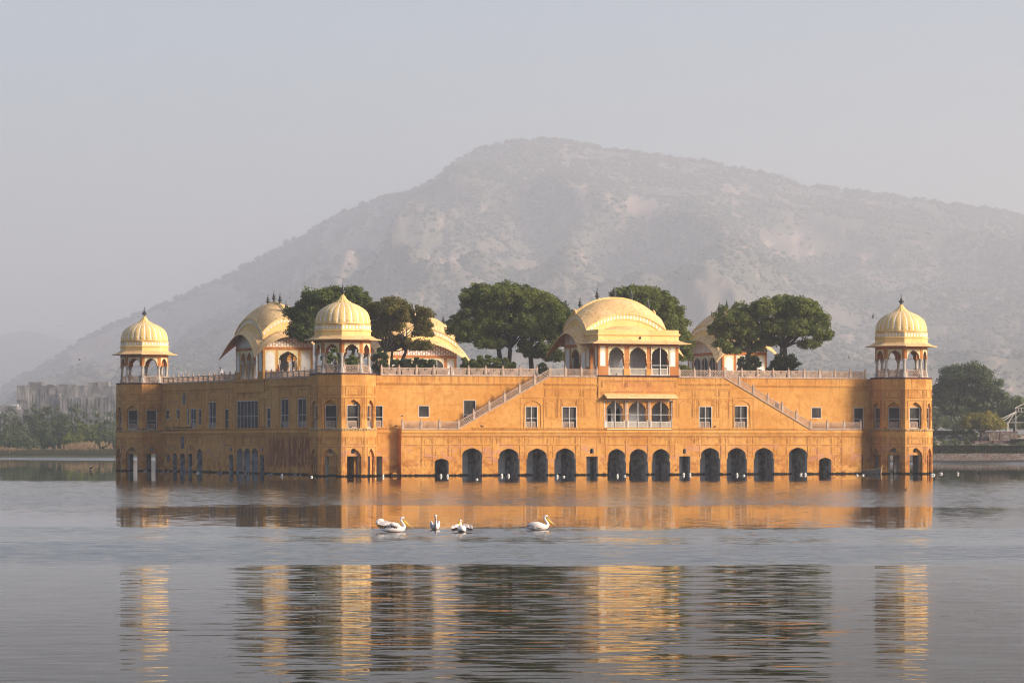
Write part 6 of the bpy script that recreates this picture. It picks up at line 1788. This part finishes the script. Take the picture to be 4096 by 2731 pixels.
        for s_ in (-1, 1):
            m = MB()
            for k_, (y0_, y1_, z_) in enumerate([(.10, .30, .36), (.28, .46, .33)]):
                for i in range(5):
                    a_ = y0_ + (y1_ - y0_) * i / 5; b_ = y0_ + (y1_ - y0_) * (i + 1) / 5; x_ = .02 - .05 * k_ - .02 * i
                    m.mi = 0; m.hexa([(x_ - .03, s_ * a_, z_ - .16), (x_ - .03, s_ * b_, z_ - .17), (x_ + .03, s_ * b_, z_ - .17), (x_ + .03, s_ * a_, z_ - .16), (x_, s_ * a_, z_ - .02 * k_), (x_, s_ * b_, z_ - .03 * k_ - .01 * i), (x_ + .07, s_ * b_, z_ - .03 * k_ - .01 * i), (x_ + .07, s_ * a_, z_)])
                    m.mi = 1; m.hexa([(x_ - .06, s_ * (a_ + .01), z_ - .27), (x_ - .06, s_ * (b_ - .01), z_ - .28), (x_ - .03, s_ * (b_ - .01), z_ - .28), (x_ - .03, s_ * (a_ + .01), z_ - .27), (x_ - .03, s_ * a_, z_ - .15), (x_ - .03, s_ * b_, z_ - .16), (x_ + .02, s_ * b_, z_ - .16), (x_ + .02, s_ * a_, z_ - .15)])
            m.build('wing', [M['feather'], M['quill']], t)
    return t
pelican(1577, 2128, 4, 'leftmost pelican, wings half raised showing black feathers, bill pointing right', 'raised')
pelican(1740, 2117, -84, 'pelican facing the camera with bill hanging straight down', 'front')
pelican(1846, 2128, 100, 'pelican seen from behind preening with both wings drooping open', 'preen')
pelican(2152, 2119, 3, 'rightmost pelican, wings folded, yellow pouch and bill pointing right', 'rest')

# ---- pigeons and other small birds
M['pigeon'] = plain('slate_bird_feathers', (0.045, 0.047, 0.055), .7, .3, 20)
M['crow'] = plain('black_bird_feathers', (0.018, 0.018, 0.02), .6, .3, 20)
def bird_mesh():
    m = MB()
    loft(m, [(-.24, 0, .05, .012, .006), (-.13, 0, .085, .03, .018), (-.07, 0, .105, .05, .05), (.02, 0, .12, .06, .065), (.08, 0, .15, .05, .055), (.115, 0, .195, .028, .032), (.125, 0, .225, .030, .032), (.15, 0, .235, .024, .024), (.18, 0, .228, .006, .007)], 9)
    for s_ in (-1, 1):
        m.tube([(0, s_ * .02, .07), (.005, s_ * .02, 0)], .006, 4)
        loft(m, [(-.19, s_ * .03, .085, .005, .01), (-.08, s_ * .055, .11, .012, .035), (.05, s_ * .055, .135, .01, .03)], 6)
    return m
BP = {}
def small_bird(loc, rz, label, cat='pigeon', name='pigeon', group='pigeons perched on the palace', mat='pigeon', sc=1.0):
    if (name, mat) not in BP:
        o = bird_mesh().build(name, M[mat], None, smooth=True); BP[(name, mat)] = o
    else: o = BP[(name, mat)].copy(); COL.objects.link(o)
    o.location = loc; o.rotation_euler = (0, 0, rz); o.scale = (sc,) * 3
    tag(o, label, cat, group); return o
rb = random.Random(9)
def on_left(px, z, d, label): small_bird(W(UL - d, fv(px, UL - d), z), TH + math.pi / 2 + rb.choice([0, math.pi]) + rb.uniform(-.5, .5), label)
LG = 'dark pigeon in the close row on the string course beside the far left tower'
for x in (664, 671, 678, 691, 697.5, 703, 708, 713, 719, 724, 730, 736, 741, 746, 751, 756, 761): on_left(x, ZL + .165, .05, LG)
L2 = 'dark pigeon in the lower row on the rolled cornice beside the far left tower'
for x in (663, 668, 673, 678, 683, 695, 700, 708, 713, 717, 732, 739): on_left(x, 5.03, .09, L2)
on_left(747, 5.03, .09, 'last pigeon of the lower cornice row, set apart to its right'); on_left(816, ZL + .165, .05, 'single pigeon on the string course below the tall double window')
on_left(1048.5, ZL + .165, .05, 'left pigeon of a pair right of the six-light window'); on_left(1058, ZL + .165, .05, 'right pigeon of a pair right of the six-light window'); on_left(1106.5, ZL + .165, .05, 'lone pigeon left of the two tall windows by the nearest tower')
for cu, cv, lst in ((0, 72.6, [(475, 'at the outer left edge of the far left tower ledge'), (493, 'under the left window of the far left tower'), (501, 'second on the left face of the far left tower ledge'), (573, 'left of the front edge on the far left tower'), (589, 'right of the front edge on the far left tower'), (602, 'at the left jamb of the far left tower right window'), (634, 'at the right jamb of the far left tower window')]),):
    for x, wh in lst:
        r_ = 3.62; o_ = (x - 582) / 31.5
        a_ = math.asin(max(-1, min(1, o_ / 3.66))); pos = W(cu, cv) + Vector((3.60 * math.sin(a_), -3.60 * math.cos(a_) * .99, 0)); pos.z = ZL + .02
        small_bird(pos, rb.uniform(0, 6), 'pigeon ' + wh)
def tower_bird(px, ctr_px, cu, cv, z, lab, r=3.66):
    sc = F / (W(cu, cv).y - 3.3); o_ = (px - ctr_px) / sc; a_ = math.asin(max(-1, min(1, o_ / r))); pos = W(cu, cv) + Vector((r * math.sin(a_) * .985, -r * math.cos(a_) * .985, 0)); pos.z = z; small_bird(pos, rb.uniform(-.5, .5), lab)
tower_bird(1411, 1372, 0, 0, ZL + .02, 'pigeon at the foot of the sunlit window of the nearest tower')
tower_bird(1429, 1372, 0, 0, 7.73, 'pigeon on top of the window frame of the nearest tower', 3.2)
tower_bird(3529, 3604, 69.55, 0, ZL + .02, 'pigeon on the ledge left of the right tower window')
small_bird(W(fu(1929, VB - .08), VB - .08, ZL + .165), 3.3, 'lone pigeon on the string course under the left stair flight')
small_bird(W(fu(2860, VB - .08), VB - .08, ZL + .165), 0.3, 'lone pigeon on the string course right of the awning window')
small_bird(W(UB0 + .12, VB + .03, ZLB + 1.33), .5, 'pigeon perched on the end post of the low left balustrade')
small_bird(W(UB0 - .25, VB + .9, ZL + .165), .6, 'pigeon on the string course behind the low left balustrade end')
for x, wh in ((2433, 'first from the left'), (2451, 'second from the left'), (2499, 'third from the left'), (2510, 'fourth from the left'), (2588, 'fifth from the left'), (2688, 'at the right end')):
    small_bird(W(fu(x, VB - .3), VB - .3, 8.16), rb.uniform(0, 6), 'pigeon sheltering under the awning, %s' % wh)
b_ = small_bird(W(38.0, .3, ZT + .30), 1.5, 'pigeon on the left marble screen of the central pavilion'); b_.location = W(fu(2465, VB), VB - .12, ZT + .12)
# cormorant on the float, duck on the water
small_bird((at(364, yat_water(1884)), yat_water(1884), .22), .4, 'black waterbird standing on a float left of the palace', 'waterbird', 'waterbird', None, 'crow', 1.5)
small_bird((at(3623, yat_water(1962)), yat_water(1962), -.02), 1.0, 'tiny dark duck alone on the open water at the right', 'duck', 'duck', None, 'crow', 1.0)
small_bird((at(3916, yat_water(1894)), yat_water(1894), -.03), 0, 'tiny brown duck drawing a wake far right', 'duck', 'duck', None, 'crow', 1.0)
def flying(px, py, Y, span, rz, lab, dih=.35, pitch=0, roll=0.0, mat='crow', cat='bird', group='birds in flight'):
    m = MB(); s = span / 2
    loft(m, [(-.42 * s, 0, 0, .10 * s, .008 * s), (-.22 * s, 0, 0, .045 * s, .03 * s), (0, 0, 0, .085 * s, .075 * s), (.18 * s, 0, .01 * s, .06 * s, .06 * s), (.28 * s, 0, .03 * s, .045 * s, .045 * s), (.38 * s, 0, .02 * s, .008 * s, .01 * s)], 8)
    o = m.build('flying_bird', M[mat], None, smooth=True, label=lab, cat=cat, group=group)
    for g_ in (-1, 1):
        w_ = MB(); prev = None
        for i in range(9):
            q = i / 8; y_ = g_ * (.05 + .95 * q) * s; z_ = math.sin(dih) * q * s * (1.2 - .35 * q); c_ = s * (.30 + .06 * math.sin(q * 3)) * (1 - .55 * q ** 3); xo = s * (.12 - .22 * q * q)
            pts = [(xo, y_, z_), (xo - c_ * .5, y_, z_ + .02 * s), (xo - c_ * (1 + .12 * (i % 2)), y_, z_), (xo - c_ * .5, y_, z_ - .012 * s)]
            r_ = w_.ring(pts)
            if prev: w_.bridge(prev, r_)
            else: w_.cap(r_)
            prev = r_
        w_.cap(prev, True); w_.build('wing', M[mat], o)
    o.location = (at(px, Y), Y, zat(py, Y)); o.rotation_euler = (roll, pitch, rz)
flying(594, 1449, 380, 1.35, math.pi * .62, 'large black kite gliding in front of the far left tower arches', .62, .1, -.25)
flying(3490, 1271, 395, .75, math.pi * .9, 'black crow flying just left of the right tower dome', .9, -.2, .5)
flying(3397, 1434, 395, .62, .2, 'pigeon in flight above the right terrace balustrade', .9, 0, .6, 'pigeon')
flying(319, 1440, 600, 1.1, .3, 'dark bird gliding before the hill at the left', .25, 0, .3)
flying(244, 1305, 700, .6, 1.2, 'tiny dark bird high over the fort', .4)

# ---- visitors on the terrace
def skin_obj(name, verts, edges, radii, mat, parent, root=0):
    me = bpy.data.meshes.new(name); me.from_pydata([tuple(v) for v in verts], edges, []); me.materials.append(mat)
    o = bpy.data.objects.new(name, me); COL.objects.link(o)
    if parent: setparent(o, parent)
    o.modifiers.new('skin', 'SKIN'); sv = me.skin_vertices[0].data
    for i, r_ in enumerate(radii): sv[i].radius = (r_, r_) if not isinstance(r_, tuple) else r_; sv[i].use_root = (i == root)
    s = o.modifiers.new('sub', 'SUBSURF'); s.levels = 1; s.render_levels = 2
    for p in me.polygons: p.use_smooth = True
    return o
def mix_mat(name, c, **k): return plain(name, c, .85, .08, 6)
M['skin'] = mix_mat('brown_skin', (0.22, 0.11, 0.065)); M['hair'] = mix_mat('black_hair', (0.012, 0.011, 0.011)); M['shirt_white'] = mix_mat('white_shirt_cloth', (0.78, 0.77, 0.80)); M['trouser'] = mix_mat('dark_trouser_cloth', (0.04, 0.045, 0.06)); M['cloth_red'] = mix_mat('dull_red_cloth', (0.32, 0.07, 0.05))
def striped():
    g = NG('striped_shirt_cloth', .9, .1); p = g.pos(True); z = g.sep(p)[2]
    s_ = g.math('SINE', g.math('MULTIPLY', z, 42.0)); g.base(g.mix(g.ramp(s_, -.05, .05), (0.02, 0.018, 0.022), (0.55, 0.50, 0.45))); return g.mat
M['stripes'] = striped()
def person(loc, rz, label, shirt, lean=0.0, crouch=0.0, headwrap=None, arm=(.25, -.1)):
    t = empty('person', loc, rz, label=label, cat='person', group='visitors on the palace terrace')
    H = 1 - crouch
    def L(x, y, z): return Vector((x + lean * max(0, z - .9) * .9, y, z * H if z > 0 else z))
    pel = L(0, 0, .93); ch = L(0, 0, 1.28); nk = L(.01, 0, 1.47); hd = L(.04, 0, 1.58); tp = L(.05, 0, 1.72)
    V_ = [pel, L(0, 0, 1.1), ch, nk, hd, tp]; E_ = [(0, 1), (1, 2), (2, 3), (3, 4), (4, 5)]; Rr = [(.15, .11), (.13, .10), (.165, .115), .055, .085, .075]
    for s_ in (-1, 1):
        k = len(V_); V_ += [L(0, s_ * .19, 1.40), L(.03, s_ * .24, 1.14), L(arm[0], s_ * .20, .98 + arm[1]), L(arm[0] + .09, s_ * .18, .95 + arm[1])]; E_ += [(2, k), (k, k + 1), (k + 1, k + 2), (k + 2, k + 3)]; Rr += [.062, .047, .034, .042]
        for f_ in range(5):      # fingers
            q = len(V_); V_ += [V_[k + 3] + Vector((.05, (f_ - 2) * .018, -.01)), V_[k + 3] + Vector((.085, (f_ - 2) * .021, -.035))]; E_ += [(k + 3, q), (q, q + 1)]; Rr += [.011, .009]
        k = len(V_); V_ += [L(0, s_ * .10, .86), L(.03 + crouch * .5, s_ * .11, .48), L(0, s_ * .11, .07), L(.14, s_ * .12, .03)]; E_ += [(0, k), (k, k + 1), (k + 1, k + 2), (k + 2, k + 3)]; Rr += [.095, .065, .045, .04]
    bo = skin_obj('body', V_, E_, Rr, M['skin'], t)
    # clothes: a slightly larger skin over torso and arms, another over the legs
    V2 = [L(0, 0, .88), L(0, 0, 1.1), L(0, 0, 1.28), L(.005, 0, 1.43)]; E2 = [(0, 1), (1, 2), (2, 3)]; R2 = [(.175, .135), (.155, .125), (.19, .14), (.09, .08)]
    for s_ in (-1, 1):
        k = len(V2); V2 += [L(0, s_ * .19, 1.395), L(.03, s_ * .24, 1.14), L(arm[0] * .9, s_ * .205, .99 + arm[1])]; E2 += [(2, k), (k, k + 1), (k + 1, k + 2)]; R2 += [.085, .066, .05]
    skin_obj('shirt', V2, E2, R2, M[shirt], t)
    V3 = [L(0, 0, .95), L(0, 0, .88)]; E3 = [(0, 1)]; R3 = [(.165, .125), (.16, .12)]
    for s_ in (-1, 1):
        k = len(V3); V3 += [L(0, s_ * .10, .82), L(.03 + crouch * .5, s_ * .11, .48), L(0, s_ * .11, .10)]; E3 += [(1, k), (k, k + 1), (k + 1, k + 2)]; R3 += [.11, .082, .065]
    skin_obj('trousers', V3, E3, R3, M['trouser'], t)
    m = MB(); hw = M[headwrap] if headwrap else M['hair']
    c_ = L(.035, 0, 1.665); rs = []
    for i in range(6):
        a_ = i / 5 * math.pi / 2; rs.append(m.ring([(c_.x - .01 + .098 * math.cos(a_) * math.cos(b_), .085 * math.cos(a_) * math.sin(b_), c_.z - .02 + .105 * math.sin(a_)) for b_ in [2 * math.pi * j / 12 for j in range(12)]]))
    for a_, b_ in zip(rs, rs[1:]): m.bridge(a_, b_)
    m.build('head_scarf' if headwrap else 'hair', hw, bo, smooth=True)
    m = MB()
    for s_ in (-1, 1): m.lathe([(.003, c_.z - .075), (.010, c_.z - .068), (.003, c_.z - .060)], 6, c=(c_.x + .088, s_ * .032))
    m.hexa([(c_.x + .08, -.012, c_.z - .12), (c_.x + .115, -.008, c_.z - .12), (c_.x + .115, .008, c_.z - .12), (c_.x + .08, .012, c_.z - .12), (c_.x + .08, -.006, c_.z - .07), (c_.x + .09, -.004, c_.z - .07), (c_.x + .09, .004, c_.z - .07), (c_.x + .08, .006, c_.z - .07)])
    m.build('face', M['skin'], bo)
    return t
person(W(UL + .75, fv(887, UL + .7), Z0), TH + math.pi, 'visitor with black hair in a white shirt leaning on the long left balustrade', 'shirt_white', .30, 0, None, (.34, .12))
person(W(UL + .8, fv(856, UL + .7), Z0), TH + math.pi, 'crouching visitor, only the head showing, left of the white-shirted one', 'cloth_red', .1, .36)
person(W(UL + 1.3, fv(1112, UL + 1.2), Z0), TH + 2.6, 'visitor with dull red head scarf near the curved-roof pavilion arch', 'cloth_red', .05, .06, 'cloth_red')
person(W(.2, .3, ZT + .07) + Vector((-.85, 0, 0)), .6, 'visitor in a black and cream striped shirt inside the nearest domed tower', 'stripes', .0, .0)
